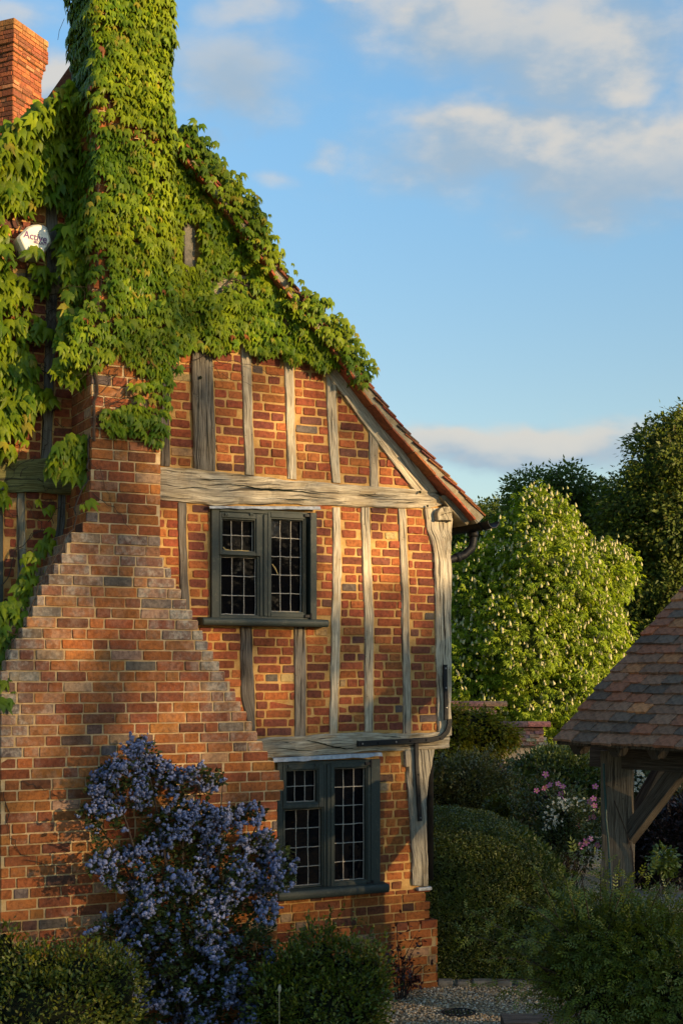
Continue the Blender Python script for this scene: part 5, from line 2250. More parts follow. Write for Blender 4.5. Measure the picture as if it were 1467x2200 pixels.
# ================================================================== CLIPPED HEDGE
def hedge():
    d0 = 11.75
    xl = G(915, 1800, 12.3).x
    t = thing('clipped_hedge', 'rounded clipped dark green hedge beside the corner of the house', 'hedge', (1.45, 12.6, 0))
    b0 = np.array(t.location)
    # profile: top height falls away to the right; superellipse section
    x0, x1 = xl-.05, G(1258, 1900, 12.2).x
    y0, y1 = d0+.05, 13.7

    def top(x):
        s = (x-x0)/(x1-x0)
        return interp([(0, 1.32), (.3, 1.31), (.5, 1.26), (.66, 1.15), (.8, .98), (.9, .78), (.97, .5), (1.0, .15)], s, 0, 1)

    n = 64000
    V, Nn = [], []
    x = NR.uniform(x0, x1, n)
    y = NR.uniform(y0, y1, n)
    tp = np.array([top(q) for q in x])
    hx = (y-y0)/1.15
    edge = np.clip(hx, 0, 1)
    rr = (1-(1-edge)**2.6)**(1/2.6)
    zs = tp*(.62+.38*rr)
    # front face leaves
    front = NR.random(n) < .52
    zf = NR.random(n)*tp*.97
    k = np.clip((zf/tp-.5)/.5, 0, 1)
    yf = y0+.62*k**2.4+.05*np.array([mnoise.noise(Vector((a*3, b*3, 2))) for a, b in zip(x, zf)])
    zs = zs+.035*np.array([mnoise.noise(Vector((a*3.4, b*3.4, 6))) for a, b in zip(x, y)])
    P = np.where(front[:, None], np.column_stack([x, yf, zf]), np.column_stack([x, y, zs]))
    P = P+NR.normal(0, .009, P.shape)
    P[:, 2] = np.maximum(P[:, 2], .03)
    N0 = np.where(front[:, None], np.column_stack([np.zeros(n), -np.ones(n)*(1-.7*k), .15+k]), np.column_stack([.25*np.ones(n), -.5*(1-rr), np.ones(n)]))
    A = N0*.5+NR.normal(0, .7, P.shape)
    C = np.array([(.065, .092, .018), (.09, .12, .020), (.125, .155, .028)])[NR.integers(0, 3, n)]*NR.uniform(.65, 1.2, (n, 1))
    scatter('foliage', P-b0, A, N0+NR.normal(0, .55, P.shape), NR.uniform(.016, .029, n), LEAF_DIAMOND, C, M['hedge_leaf'], t)
    # solid core, coloured near black for the shade inside the hedge
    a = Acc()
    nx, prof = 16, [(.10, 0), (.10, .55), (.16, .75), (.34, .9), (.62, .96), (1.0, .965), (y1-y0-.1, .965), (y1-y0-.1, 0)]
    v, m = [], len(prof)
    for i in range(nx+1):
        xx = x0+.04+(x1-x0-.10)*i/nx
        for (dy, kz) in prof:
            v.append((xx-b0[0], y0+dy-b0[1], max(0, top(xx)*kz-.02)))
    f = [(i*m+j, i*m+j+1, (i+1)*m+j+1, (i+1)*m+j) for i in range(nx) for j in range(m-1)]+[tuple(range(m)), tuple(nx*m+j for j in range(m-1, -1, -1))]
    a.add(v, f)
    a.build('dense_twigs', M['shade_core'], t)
    # pale young shoots at the right shoulder
    nn = 2600
    xs = NR.uniform(x0+(x1-x0)*.62, x1+.05, nn)
    ys = NR.uniform(y0+.2, y1-.3, nn)
    zz = np.array([top(min(q, x1-.02)) for q in xs])*NR.uniform(.75, 1.07, nn)
    P = np.column_stack([xs, ys, zz])
    A = np.column_stack([NR.normal(.2, .4, nn), NR.normal(-.2, .4, nn), NR.uniform(.3, 1, nn)])
    C = np.array([(.05, .085, .02), (.075, .11, .028)])[NR.integers(0, 2, nn)]
    scatter('young_shoots', P-b0, A, NR.normal(0, 1, (nn, 3)), NR.uniform(.03, .06, nn), LEAF_OVAL, C, M['hedge_leaf'], t)


hedge()


# ================================================================== TILED SHELTER ON THE RIGHT
def shelter():
    d0 = 10.0
    c = G(1190, 1592, d0)
    Ev = Vector((.6, -.8, 0))           # along the eave, towards the eye
    pit = rad(38.8)
    n_in = Vector((.8, .6, 0))          # into the building
    Sv = n_in*math.cos(pit)+Vector((0, 0, math.sin(pit)))
    Nv = Ev.cross(Sv).normalized()
    if Nv.z < 0:
        Nv = -Nv
    t = thing('garden_shelter', 'open garden shelter with old clay tiled roof on oak posts', 'shelter', (c.x, c.y, 0))
    o = Vector(t.location)
    PALS = [((.25, .135, .075), 30), ((.33, .130, .062), 24), ((.44, .140, .055), 20), ((.50, .215, .080), 12), ((.15, .105, .070), 12)]
    gauge, tw, tl = .112, .185, .27
    rows, colsn = 19, 9
    kinds = {}

    def tile_mesh(ci, var):
        if (ci, var) in kinds:
            return kinds[(ci, var)]
        a = Acc()
        v = []
        nx, ny = 4, 4
        sag = R.uniform(.001, .006)
        for side in (0, 1):
            for i in range(nx+1):
                for j in range(ny+1):
                    x = (i/nx-.5)*(tw-.005)
                    y = j/ny*tl
                    if j == 0:
                        y += R.gauss(0, .003)+(.004 if i in (0, nx) else 0)
                    z = -sag*((2*j/ny-1)**2)+sag-(.019 if side else 0)+.0015*math.cos(i*2.0+var)
                    v.append((x, y, z))
        m = (nx+1)*(ny+1)
        f = []
        for i in range(nx):
            for j in range(ny):
                q = i*(ny+1)+j
                f.append((q, q+ny+1, q+ny+2, q+1))
                f.append((m+q, m+q+1, m+q+ny+2, m+q+ny+1))
        for i in range(nx):
            q = i*(ny+1)
            f.append((q, m+q, m+q+ny+1, q+ny+1))
        for j in range(ny):
            f.append((j, j+1, m+j+1, m+j))
            q = nx*(ny+1)+j
            f.append((q, m+q, m+q+1, q+1))
        cc = PALS[ci][0]
        k = R.uniform(.8, 1.2)
        a.add(v, f, tuple(x*k for x in cc))
        ob = a.build('tile', M['clay_tile'])
        kinds[(ci, var)] = ob.data
        bpy.data.objects.remove(ob)
        return kinds[(ci, var)]
    wts = [p[1] for p in PALS]
    for r in range(rows):
        off = (tw/2 if r % 2 else 0)
        for k in range(colsn+1):
            e = tw*.5+k*tw-off
            first = k == 0
            if first and not r % 2 == 0:
                e = tw*.25+.0
            # rows weather darker near the verge
            ci = R.choices(range(5), wts)[0]
            if k < 4 and R.random() < .62:
                ci = R.choice((0, 0, 4, 1))
            me = tile_mesh(ci, R.randrange(5))
            b = bpy.data.objects.new('tile', me)
            sag = .018*math.sin(e*1.9)+.006*math.sin(e*5+r)
            p = c+Ev*e+Sv*(r*gauge+R.gauss(0, .0035))+Vector((0, 0, -sag))+Nv*(.030+R.gauss(0, .002))
            tilt = .145+R.gauss(0, .008)
            yv = (Sv*math.cos(tilt)-Nv*math.sin(tilt)).normalized()
            xv = (Ev*math.cos(R.gauss(0, .02))+Sv*R.gauss(0, .014)).normalized()
            zv = xv.cross(yv).normalized()
            if zv.dot(Nv) < 0:
                zv = -zv
            mt = Matrix((xv, yv, zv)).transposed().to_4x4()
            sx = .62 if (first and r % 2) else R.uniform(.97, 1.03)
            mt = mt @ Matrix.Diagonal((sx, 1, 1, 1))
            mt.translation = p-o
            link(b, t)
            b.matrix_local = mt
    # boarding under the tiles, and the far slope
    slope = rows*gauge
    wdt = colsn*tw

    def slab(a, p, e, s, nrm, th):
        q = [p, p+e, p+e+s, p+s]
        v = [x-o for x in q]+[x-nrm*th-o for x in q]
        a.add(v, [(0, 1, 2, 3), (7, 6, 5, 4), (0, 4, 5, 1), (1, 5, 6, 2), (2, 6, 7, 3), (3, 7, 4, 0)], (.10, .08, .06))
    a = Acc()
    slab(a, c+Ev*.03-Nv*.018+Sv*.02, Ev*(wdt-.1), Sv*slope, Nv, .025)
    a.build('roof_boarding', M['weathered_oak'], t)
    ridge = c+Sv*slope
    S2 = n_in*math.cos(pit)-Vector((0, 0, math.sin(pit)))
    N2 = Vector((n_in.x*math.sin(pit), n_in.y*math.sin(pit), math.cos(pit)))
    a = Acc()
    slab(a, ridge+Ev*.0+N2*.02, Ev*wdt, S2*slope, N2, .05)
    a.build('far_slope', M['clay_tile'], t)
    a = Acc()
    a.tube([ridge+Vector((0, 0, .01))-o, ridge+Ev*wdt+Vector((0, 0, .01))-o], .07, 10, (.2, .07, .04))
    a.build('ridge_tile', M['clay_tile'], t)
    # timber frame
    def beam(name, p, q, hx, hz, tone=(.115, .098, .078), up=Vector((0, 0, 1)), bev=.01, ww=.012):
        d = (q-p)
        ln = d.length
        d.normalize()
        x = d.cross(up).normalized()
        y = x.cross(d)
        a_ = Acc()
        n = max(4, int(ln/.08))
        v, uv = [], []
        sd_ = R.uniform(0, 50)
        for i in range(n+1):
            tt = i/n
            for (sx, sy, uu) in ((-1, -1, 0), (-.86, -1, .02), (.86, -1, .2), (1, -1, .22), (1, .9, .4), (.9, 1, .42), (-.9, 1, .6), (-1, .9, .62)):
                j = 1+ww*6*mnoise.noise(Vector((tt*ln*4, sx*2+sd_, sy*2)))
                pt = p+d*(tt*ln)+x*(sx*hx*j)+y*(sy*hz*j)-o
                v.append(pt)
                uv.append((uu+sd_, tt*ln))
        f = [(i*8+k, i*8+(k+1) % 8, (i+1)*8+(k+1) % 8, (i+1)*8+k) for i in range(n) for k in range(8)]+[tuple(range(8)), tuple(n*8+k for k in range(7, -1, -1))]
        a_.add(v, f, tone, uv)
        return a_.build(name, M['weathered_oak'], t)
    pt = G(1327, 1640, 10.2)
    post = beam('post', Vector((pt.x+.02, pt.y, 0)), Vector((pt.x-.01, pt.y, pt.z+.1)), .112, .112, (.15, .125, .095), up=Vector((.3, 1, 0)))
    top = Vector((pt.x, pt.y, pt.z+.06))
    # eaves plate, brace, rafters
    beam('wall_plate', top-Ev*.22, top+Ev*1.5, .07, .09, (.07, .06, .05))
    beam('brace', Vector((pt.x, pt.y, pt.z-.55))+Ev*.08, top+Ev*.62+Vector((0, 0, -.02)), .045, .058, (.085, .072, .058))
    beam('brace', Vector((pt.x, pt.y, pt.z-.55))+n_in*.08, top+n_in*.6, .045, .058, (.085, .072, .058))
    for k in range(5):
        q = c+Ev*(.12+k*.36)-Nv*.10
        beam('rafter', q+Sv*.03, q+Sv*1.6, .035, .05, (.075, .062, .048))
        # shaped foot
        a = Acc()
        a.tube([q+Sv*.10-Nv*.02-Ev*.035-o, q+Sv*.10-Nv*.02+Ev*.035-o], .062, 10, (.08, .066, .05))
        a.build('rafter_foot', M['weathered_oak'], t)
    a = Acc()
    slab(a, c+Ev*.01+Sv*.0-Nv*.012, Ev*(wdt-.1), Sv*.09, Nv, .022)
    a.build('eaves_board', M['weathered_oak'], t)
    for (uu, vv) in ((1.55, 0), (0, 1.9), (1.55, 1.9)):
        q = Vector((pt.x, pt.y, 0))+Ev*uu+n_in*vv
        beam('post', q, q+Vector((0, 0, pt.z+.06)), .10, .10)
    # hosepipe up the post
    a = Acc()
    hp = [G(x, y, 10.04) for (x, y) in ((1296, 1640), (1297, 1680), (1300, 1720), (1301, 1760), (1305, 1800), (1309, 1860), (1313, 1930))]
    a.tube([p-o for p in hp], .009, 6)
    a.build('hosepipe', M['hose'], t)
    a = Acc()
    a.tube([G(x, y, 10.05)-o for (x, y) in ((1318, 1720), (1330, 1750), (1345, 1790), (1357, 1830), (1362, 1900))], .005, 5)
    a.build('runner', M['twig'], t)


shelter()


# ================================================================== GARDEN WALL WITH TILED COPING
def garden_wall():
    d = 25.0
    t = thing('garden_wall', 'cream rendered garden wall with steep tiled coping behind the shrubs', 'wall', (G(1060, 1600, d).x, d, 0))
    o = Vector(t.location)
    pal = [(.36, .20, .13), (.40, .28, .19), (.30, .16, .11), (.33, .25, .18), (.26, .11, .08)]
    segs = [((982, 1052), 1508, 1546, 9, 25.0), ((1070, 1156), 1552, 1597, 12, 24.6)]
    for (xa, xb), yt, ye, nt, dd in segs:
        pa, pb = G(xa, yt, dd), G(xb, yt, dd)
        z1, z0 = pa.z, G(0, ye, dd).z
        xl = pa.x-(1.2 if dd == 25 else .25)
        xr = pb.x
        run = .34
        a = Acc()
        a.box(((xl+xr)/2-o.x, dd+run-o.y, z0/2+.02), ((xr-xl)/2-.02, run-.12, z0/2+.02), None)
        a.build('rendered_wall', M['render_wall'], t, bevel=.02)
        rows = 5
        for r in range(rows):
            zt = z0+(z1-z0-.06)*r/rows
            yy = dd+run*.78*r/rows
            u = xl-(.08 if r % 2 else 0)
            while u < xr+.02:
                w = R.uniform(.155, .175)
                b = Acc()
                b.box((0, 0, 0), (w/2-.004, .105, .009), None, tuple(c*R.uniform(.75, 1.15) for c in R.choice(pal)))
                q = b.build('tile', M['clay_tile'], t)
                q.location = (u+w/2-o.x, yy+.07-o.y, zt+.035+R.gauss(0, .005))
                q.rotation_euler = (rad(38)+R.gauss(0, .05), R.gauss(0, .03), 0)
                u += w
        u = xl
        while u < xr:
            w = R.uniform(.40, .46)
            b = Acc()
            n = 8
            vs = []
            for xx in (0, w-.008):
                for k in range(n+1):
                    th = math.pi*k/n
                    vs.append((xx, .12*math.cos(th), .095*math.sin(th)))
            b.add(vs, [(k, k+1, n+2+k, n+1+k) for k in range(n)]+[tuple(range(n+1)), tuple(range(2*n+1, n, -1))], tuple(c*R.uniform(.8, 1.1) for c in R.choice([(.36, .17, .12), (.30, .14, .10), (.2, .12, .11)])))
            q = b.build('ridge_tile', M['clay_tile'], t)
            q.location = (u-o.x, dd+run*.86-o.y, z1-.085)
            u += w
        # back slope
        a = Acc()
        a.add([(xl-o.x, dd+run-o.y, z1-.02), (xr-o.x, dd+run-o.y, z1-.02), (xr-o.x, dd+2*run-o.y, z0), (xl-o.x, dd+2*run-o.y, z0), (xl-o.x, dd+run-o.y, z1-.06), (xr-o.x, dd+run-o.y, z1-.06),
               (xr-o.x, dd+2*run-o.y, z0-.04), (xl-o.x, dd+2*run-o.y, z0-.04)], [(0, 1, 2, 3), (7, 6, 5, 4), (0, 4, 5, 1), (1, 5, 6, 2), (2, 6, 7, 3), (3, 7, 4, 0)], pal[0])
        a.build('back_slope', M['clay_tile'], t)


garden_wall()
plant('ivy', 'yellow green ivy mound spilling over the tiled garden wall', 'ivy', [blob(1000, 1600, 24.6, 75, 80, .45), blob(950, 1590, 24.4, 60, 75, .4), blob(1055, 1580, 24.5, 55, 35, .28), blob(960, 1640, 24.2, 70, 60, .4),
      blob(1040, 1548, 24.7, 26, 20, .2), blob(1072, 1580, 24.4, 18, 12, .12)], 14000, .075, LEAF_DIAMOND, [(.11, .13, .010), (.155, .17, .012), (.21, .20, .016)], M['tree_leaf'], (G(990, 1600, 24.5).x, 24.5, 0),
      clump=.17, perclump=10, core=.84, shoots=80, shoot_len=.3, stems=10, stem_r=.02, updroop=(.5, .5), fill=.85)

# ================================================================== SHRUBS OF THE BORDER
plant('shrub', 'grey green feathery shrub behind the clipped hedge', 'shrub', [blob(1000, 1700, 17, 70, 75, .55), blob(940, 1720, 17, 55, 80, .5), blob(1060, 1720, 17.2, 45, 60, .4)], 15000, .042, LEAF_OVAL,
      [(.075, .085, .026), (.10, .11, .034), (.13, .135, .048)], M['shrub_leaf'], (G(1000, 1800, 17).x, 17, 0), clump=.12, perclump=12, core=.62, shoots=140, shoot_len=.3, stems=36, stem_r=.008, updroop=(-.45, .6), fill=.7)
plant('shrub', 'pale green leafy shrub in front of the cream garden wall', 'shrub', [blob(1060, 1690, 19.5, 45, 55, .35), blob(1010, 1670, 19.4, 45, 50, .35)], 6000, .055, LEAF_OVAL, [(.06, .075, .02), (.08, .10, .028)],
      M['shrub_leaf'], (G(1050, 1800, 19.5).x, 19.5, 0), clump=.13, perclump=10, core=.55, stems=20, stem_r=.01, updroop=(-.4, .6), fill=.7)
plant('shrub', 'large rounded dark green shrub left of the shelter post', 'shrub', [blob(1190, 1698, 18.5, 100, 88, .8), blob(1130, 1735, 18.3, 65, 78, .6), blob(1245, 1705, 18.6, 70, 82, .6)], 26000, .052, LEAF_OVAL,
      [(.062, .092, .022), (.085, .12, .026), (.12, .155, .034)], M['shrub_leaf'], (G(1180, 1850, 18.5).x, 18.5, 0), clump=.15, perclump=12, core=.78, shoots=160, shoot_len=.28, stems=20, stem_r=.012, updroop=(-.35, .6), fill=.8)
plant('shrub', 'small dull red shrub between the grey shrub and the dark shrub', 'shrub', [blob(1068, 1690, 17.6, 26, 40, .2)], 1500, .045, LEAF_OVAL, [(.09, .03, .025), (.06, .035, .022)], M['shrub_leaf'],
      (G(1068, 1800, 17.6).x, 17.6, 0), clump=.1, perclump=8, core=.4, stems=14, stem_r=.008, fill=.5)
plant('shrub', 'small lime green plant in front of the dark shrub', 'plant', [blob(1075, 1750, 15.2, 32, 36, .2)], 1800, .045, LEAF_OVAL, [(.085, .105, .015), (.12, .135, .02)], M['shrub_leaf'],
      (G(1075, 1850, 15.2).x, 15.2, 0), clump=.09, perclump=9, core=.4, stems=12, stem_r=.006, updroop=(-.3, .6), fill=.5)


def five_petals(n, cols, R_, name, t, pts, b0):
    v, f = [(0, 0, 0)], []
    for k in range(5):
        a0 = 2*math.pi*k/5
        for (da, r, z) in ((-.52, .62, .05), (-.25, 1.0, .12), (.25, 1.0, .14), (.52, .62, .06)):
            v.append((r*math.cos(a0+da), r*math.sin(a0+da), z))
        b = 1+k*4
        f += [(0, b, b+1), (0, b+1, b+2), (0, b+2, b+3)]
    kinds = []
    for i in range(3):
        c = np.tile(cols[i % len(cols)], (len(v), 1))
        c[0] = (.45, .30, .05)
        o = npmesh('flower', np.array(v, float), np.array(f), c, M['petal'])
        kinds.append(o.data)
        bpy.data.objects.remove(o)
    for i, p in enumerate(pts):
        o = bpy.data.objects.new('flower', kinds[i % 3])
        link(o, t)
        o.location = Vector(p)-Vector(b0)
        o.rotation_euler = (rad(70)+R.gauss(0, .4), R.gauss(0, .4), R.gauss(0, .6))
        s = R_*R.uniform(.8, 1.2)
        o.scale = (s, s, s)


t, _, _ = plant('rose_bush', 'rose bush with scattered pink flowers left of the shelter post', 'rose bush', [blob(1180, 1740, 14.6, 70, 70, .4), blob(1240, 1790, 14.5, 55, 80, .35), blob(1150, 1800, 14.8, 55, 60, .35)], 6500, .042,
                LEAF_OVAL, [(.08, .105, .03), (.10, .13, .035), (.11, .10, .045)], M['shrub_leaf'], (G(1200, 1900, 14.6).x, 14.6, 0), clump=.12, perclump=9, core=.45, shoots=60, shoot_len=.3, stems=60, stem_r=.006, updroop=(-.3, .6), fill=.5)
pk = [(1171, 1664), (1198, 1684), (1208, 1690), (1180, 1687), (1169, 1692), (1152, 1699), (1204, 1706), (1211, 1716), (1171, 1706), (1274, 1716), (1266, 1722), (1276, 1731), (1272, 1745), (1275, 1755), (1262, 1758),
      (1238, 1775), (1268, 1802), (1258, 1809), (1250, 1814), (1245, 1818), (1283, 1816), (1278, 1690)]
five_petals(0, [(.62, .12, .42), (.72, .22, .52), (.55, .10, .36)], .036, 'flower', t, [G(x, y, 14.0+R.uniform(-.05, .1)) for x, y in pk], t.location)
t, _, _ = plant('shrub', 'shrub speckled with tiny white flowers in front of the rose bush', 'shrub', [blob(1215, 1760, 13.9, 50, 45, .25), blob(1190, 1800, 13.8, 45, 40, .25)], 3500, .035, LEAF_OVAL, [(.05, .075, .025), (.07, .10, .035)],
                M['shrub_leaf'], (G(1200, 1900, 13.9).x, 13.9, 0), clump=.1, perclump=9, core=.5, stems=26, stem_r=.005, fill=.6, updroop=(-.3, .6))
five_petals(0, [(.62, .64, .58), (.55, .58, .50)], .013, 'flower', t, [G(1215+R.gauss(0, 22), 1728+R.uniform(-14, 14), 13.62+R.uniform(-.05, .08)) for _ in range(60)]+[G(R.uniform(1165, 1210), R.uniform(1745, 1790), 13.62) for _ in range(45)], t.location)
t, _, _ = plant('shrub', 'white flowering shrub seen between the shelter post and its brace', 'shrub', [blob(1372, 1690, 17.5, 48, 60, .4)], 5000, .05, LEAF_OVAL, [(.06, .085, .03), (.08, .11, .04)], M['shrub_leaf'],
                (G(1372, 1850, 17.5).x, 17.5, 0), clump=.13, perclump=10, core=.5, stems=16, stem_r=.009, fill=.65)
five_petals(0, [(.62, .64, .58), (.56, .60, .52)], .024, 'flower', t, [G(1368+R.gauss(0, 20), 1665+R.gauss(0, 24), 17.05) for _ in range(80)], t.location)
plant('shrub', 'bright green shrub under the shelter eaves at the right edge', 'shrub', [blob(1440, 1690, 22, 60, 55, .6), blob(1400, 1660, 22.5, 40, 40, .4), blob(1500, 1680, 22, 60, 60, .5)], 9000, .07, LEAF_OVAL,
      [(.045, .085, .018), (.065, .115, .024), (.09, .14, .03)], M['shrub_leaf'], (G(1440, 1850, 22).x, 22, 0), clump=.18, perclump=10, core=.7, shoots=60, shoot_len=.35, stems=12, stem_r=.012, fill=.75)
plant('shrub', 'low tawny grass like shrub behind the purple shrub', 'shrub', [blob(1420, 1735, 18.2, 75, 40, .4), blob(1490, 1730, 18.2, 60, 42, .4)], 6000, .05, LEAF_OVAL, [(.075, .065, .02), (.10, .08, .025), (.06, .07, .02)],
      M['shrub_leaf'], (G(1430, 1850, 18.2).x, 18.2, 0), clump=.13, perclump=10, core=.6, stems=10, stem_r=.008, fill=.7, updroop=(-.5, .5))
t, _, _ = plant('shrub', 'rounded shrub with dark purple leaves right of the shelter post', 'shrub', [blob(1415, 1810, 14.4, 70, 80, .5), blob(1480, 1800, 14.4, 70, 85, .5), blob(1375, 1840, 14.5, 40, 60, .35)], 11000, .052, LEAF_OVAL,
                [(.020, .014, .018), (.032, .018, .024), (.045, .026, .030)], M['shrub_leaf'], (G(1420, 1950, 14.4).x, 14.4, 0), clump=.12, perclump=10, core=.78, stems=14, stem_r=.008, fill=.8, updroop=(-.2, .6))
t, _, _ = plant('shrub', 'yellow flowered plant above the purple shrub at the right edge', 'plant', [blob(1462, 1740, 15.3, 24, 20, .15)], 900, .035, LEAF_OVAL, [(.10, .10, .02)], M['shrub_leaf'], (G(1462, 1850, 15.3).x, 15.3, 0),
                clump=.08, perclump=8, core=.3, stems=14, stem_r=.005, fill=.5)
five_petals(0, [(.62, .40, .03), (.55, .33, .03)], .018, 'flower', t, [G(1458+R.gauss(0, 9), 1735+R.gauss(0, 7), 15.0) for _ in range(22)], t.location)
plant('shrub', 'lime green leafy weed beside the foot of the shelter post', 'plant', [blob(1425, 1850, 12.8, 22, 24, .12)], 500, .05, LEAF_OVAL, [(.09, .14, .02), (.12, .17, .03)], M['shrub_leaf'], (G(1425, 1950, 12.8).x, 12.8, 0),
      clump=.09, perclump=7, stems=10, stem_r=.004, fill=.4)


# stone slab of the low wall by the post
def slab_wall():
    d = 13.2
    x0, x1 = G(1372, 1900, d).x, G(1620, 1900, d).x
    t = thing('stone_trough', 'low flat topped stone wall right of the shelter post', 'stone wall', ((x0+x1)/2, 13.6, 0))
    z = EYE-(1945-HY)/FOC*13.2
    a = Acc()
    a.box((0, 0, z-.045), ((x1-x0)/2, .55, .045))
    a.build('coping_slab', M['stone'], t, bevel=.012)
    k = 0
    for i in range(6):
        for r in range(3):
            b = Acc()
            w = (x1-x0-.1)/6
            b.box((-(x1-x0)/2+.05+w*(i+.5)+(.04 if r % 2 else -.03), 0, (z-.09)*(r+.5)/3), (w/2-.008, .5, (z-.09)/6-.006))
            b.build('stone', M['stone'], t, bevel=.012)


slab_wall()


# feathery foreground shrub
t, cc, dd_ = plant('feathery_shrub', 'large dark feathery leaved shrub in front of the shelter post', 'shrub',
                   [blob(1310, 2120, 8.3, 125, 125, .42), blob(1390, 2090, 8.3, 130, 130, .45), blob(1320, 2030, 8.4, 120, 80, .4), blob(1450, 2150, 8.1, 110, 130, .4), blob(1225, 2065, 8.5, 62, 62, .26),
                    blob(1250, 1990, 8.6, 65, 55, .25), blob(1400, 2000, 8.6, 90, 50, .3)], 9000, .085, LEAF_PINNATE, [(.075, .105, .014), (.105, .14, .016), (.15, .18, .022)], M['shrub_leaf'], (G(1330, 2200, 8.4).x, 8.4, 0),
                   clump=.15, perclump=8, core=.60, stems=90, stem_r=.006, fill=.62, updroop=(.15, .7))


def sprays(t):
    """long arching sprays that stand out of the shrub"""
    b0 = Vector(t.location)
    a = Acc()
    PP, AA, CC = [], [], []
    tips = [(1000, 2010), (1060, 1990), (1050, 2060), (1100, 1925), (1150, 1870), (1235, 1830), (1290, 1850), (1180, 1950), (1020, 2120), (1080, 2130), (1350, 1890), (1420, 1905), (1460, 1960), (1120, 2150), (1130, 2020),
            (1010, 1960), (1320, 1880), (1210, 1880), (1390, 1870), (1445, 1900)]
    for (x, y) in tips:
        q = G(x, y, R.uniform(7.9, 8.6))-b0
        p = G(1290+R.gauss(0, 40), 2150, 8.4)-b0
        m = p.lerp(q, .55)+Vector((0, 0, .16))
        pts = [p*(1-s)**2+m*2*s*(1-s)+q*s*s for s in [i/9 for i in range(10)]]
        a.tube(pts, [.006-.0045*i/9 for i in range(10)], 5)
        for i in range(3, 10):
            for k in range(4):
                pp = pts[i]+Vector((R.gauss(0, .02), R.gauss(0, .02), R.gauss(0, .02)))
                PP.append(tuple(pp))
                d = (pts[i]-pts[i-1]).normalized()
                AA.append((d.x*.6+R.gauss(0, .6), d.y*.6+R.gauss(0, .6), d.z*.6+R.gauss(-.1, .5)))
                CC.append([(.13, .165, .022), (.165, .195, .026), (.11, .14, .018)][R.randrange(3)])
    a.build('spray', M['twig'], t)
    n = len(PP)
    scatter('spray_leaves', np.array(PP), np.array(AA), ZV+NR.normal(0, .5, (n, 3)), NR.uniform(.055, .10, n), LEAF_PINNATE, np.array(CC), M['shrub_leaf'], t)


sprays(t)


# timber edged bed at the bottom edge, drain cover in the gravel
def bed():
    d = 9.95
    x0, x1 = G(1074, 2170, d).x, 2.8
    z = EYE-(2163-HY)/FOC*10.2
    t = thing('raised_bed', 'raised bed edged with old timber sleepers at the bottom edge of the yard', 'raised bed', (x0, 9.6, 0))
    for k, (y, zz) in enumerate(((.28, z), (.02, z-.012), (-.25, z-.02))):
        a = Acc()
        n = 10
        v, uv = [], []
        ln = x1-x0
        for i in range(n+1):
            xx = ln*i/n+(R.uniform(-.015, .015) if i == 0 else 0)
            for (sy, sz) in ((-.12, 0), (.12, 0), (.125, zz-.01), (.11, zz), (-.11, zz), (-.125, zz-.01)):
                v.append((xx, y+sy+R.gauss(0, .002), max(0, sz+(R.gauss(0, .003) if sz else 0))))
                uv.append((sy+k*3, xx+k))
        f = [(i*6+j, i*6+(j+1) % 6, (i+1)*6+(j+1) % 6, (i+1)*6+j) for i in range(n) for j in range(6)]+[tuple(range(6)), tuple(n*6+j for j in range(5, -1, -1))]
        a.add(v, f, (.12, .10, .085), uv)
        a.build('sleeper', M['weathered_oak'], t)
    a = Acc()
    a.box((.55, -.2, z), (.25, .12, .02))
    a.build('moss_cushion', M['moss'], t, bevel=.015)
    p = G(985, 2178, 10.66)
    t = thing('drain_cover', 'small round mossy drain cover sunk in the gravel', 'drain cover', (p.x, p.y, 0))
    a = Acc()
    n = 28
    v = []
    for (r, zz) in ((.135, .0), (.135, .014), (.115, .016), (.112, .006)):
        v += [(r*math.cos(2*math.pi*i/n), r*math.sin(2*math.pi*i/n), zz) for i in range(n)]
    a.add(v, [(r*n+i, r*n+(i+1) % n, (r+1)*n+(i+1) % n, (r+1)*n+i) for r in range(3) for i in range(n)])
    a.build('rim', M['black_iron'], t)
    a = Acc()
    a.add([(.112*math.cos(2*math.pi*i/n), .112*math.sin(2*math.pi*i/n), .007) for i in range(n)]+[(0, 0, .010)], [(i, (i+1) % n, n) for i in range(n)])
    a.build('lid', M['moss'], t)
    a = Acc()
    for k in range(-3, 4):
        h = math.sqrt(max(0, .1**2-(k*.028)**2))
        a.box((k*.028, 0, .011), (.006, h, .004))
    a.build('lid_rib', M['black_iron'], t)


bed()


# edging stones at the foot of the hedge
def edging():
    t = thing('stone_edging', 'line of small rough edging stones at the foot of the clipped hedge', 'edging', (1.0, 11.62, 0))
    x = -.2
    while x < 1.1:
        w = R.uniform(.12, .24)
        a = Acc()
        a.box((x+w/2, R.gauss(0, .015), .012), (w/2-.006, R.uniform(.05, .07), .035), Matrix.Rotation(R.gauss(0, .08), 3, 'Z'))
        a.build('stone', M['stone'], t, bevel=.018)
        x += w


edging()


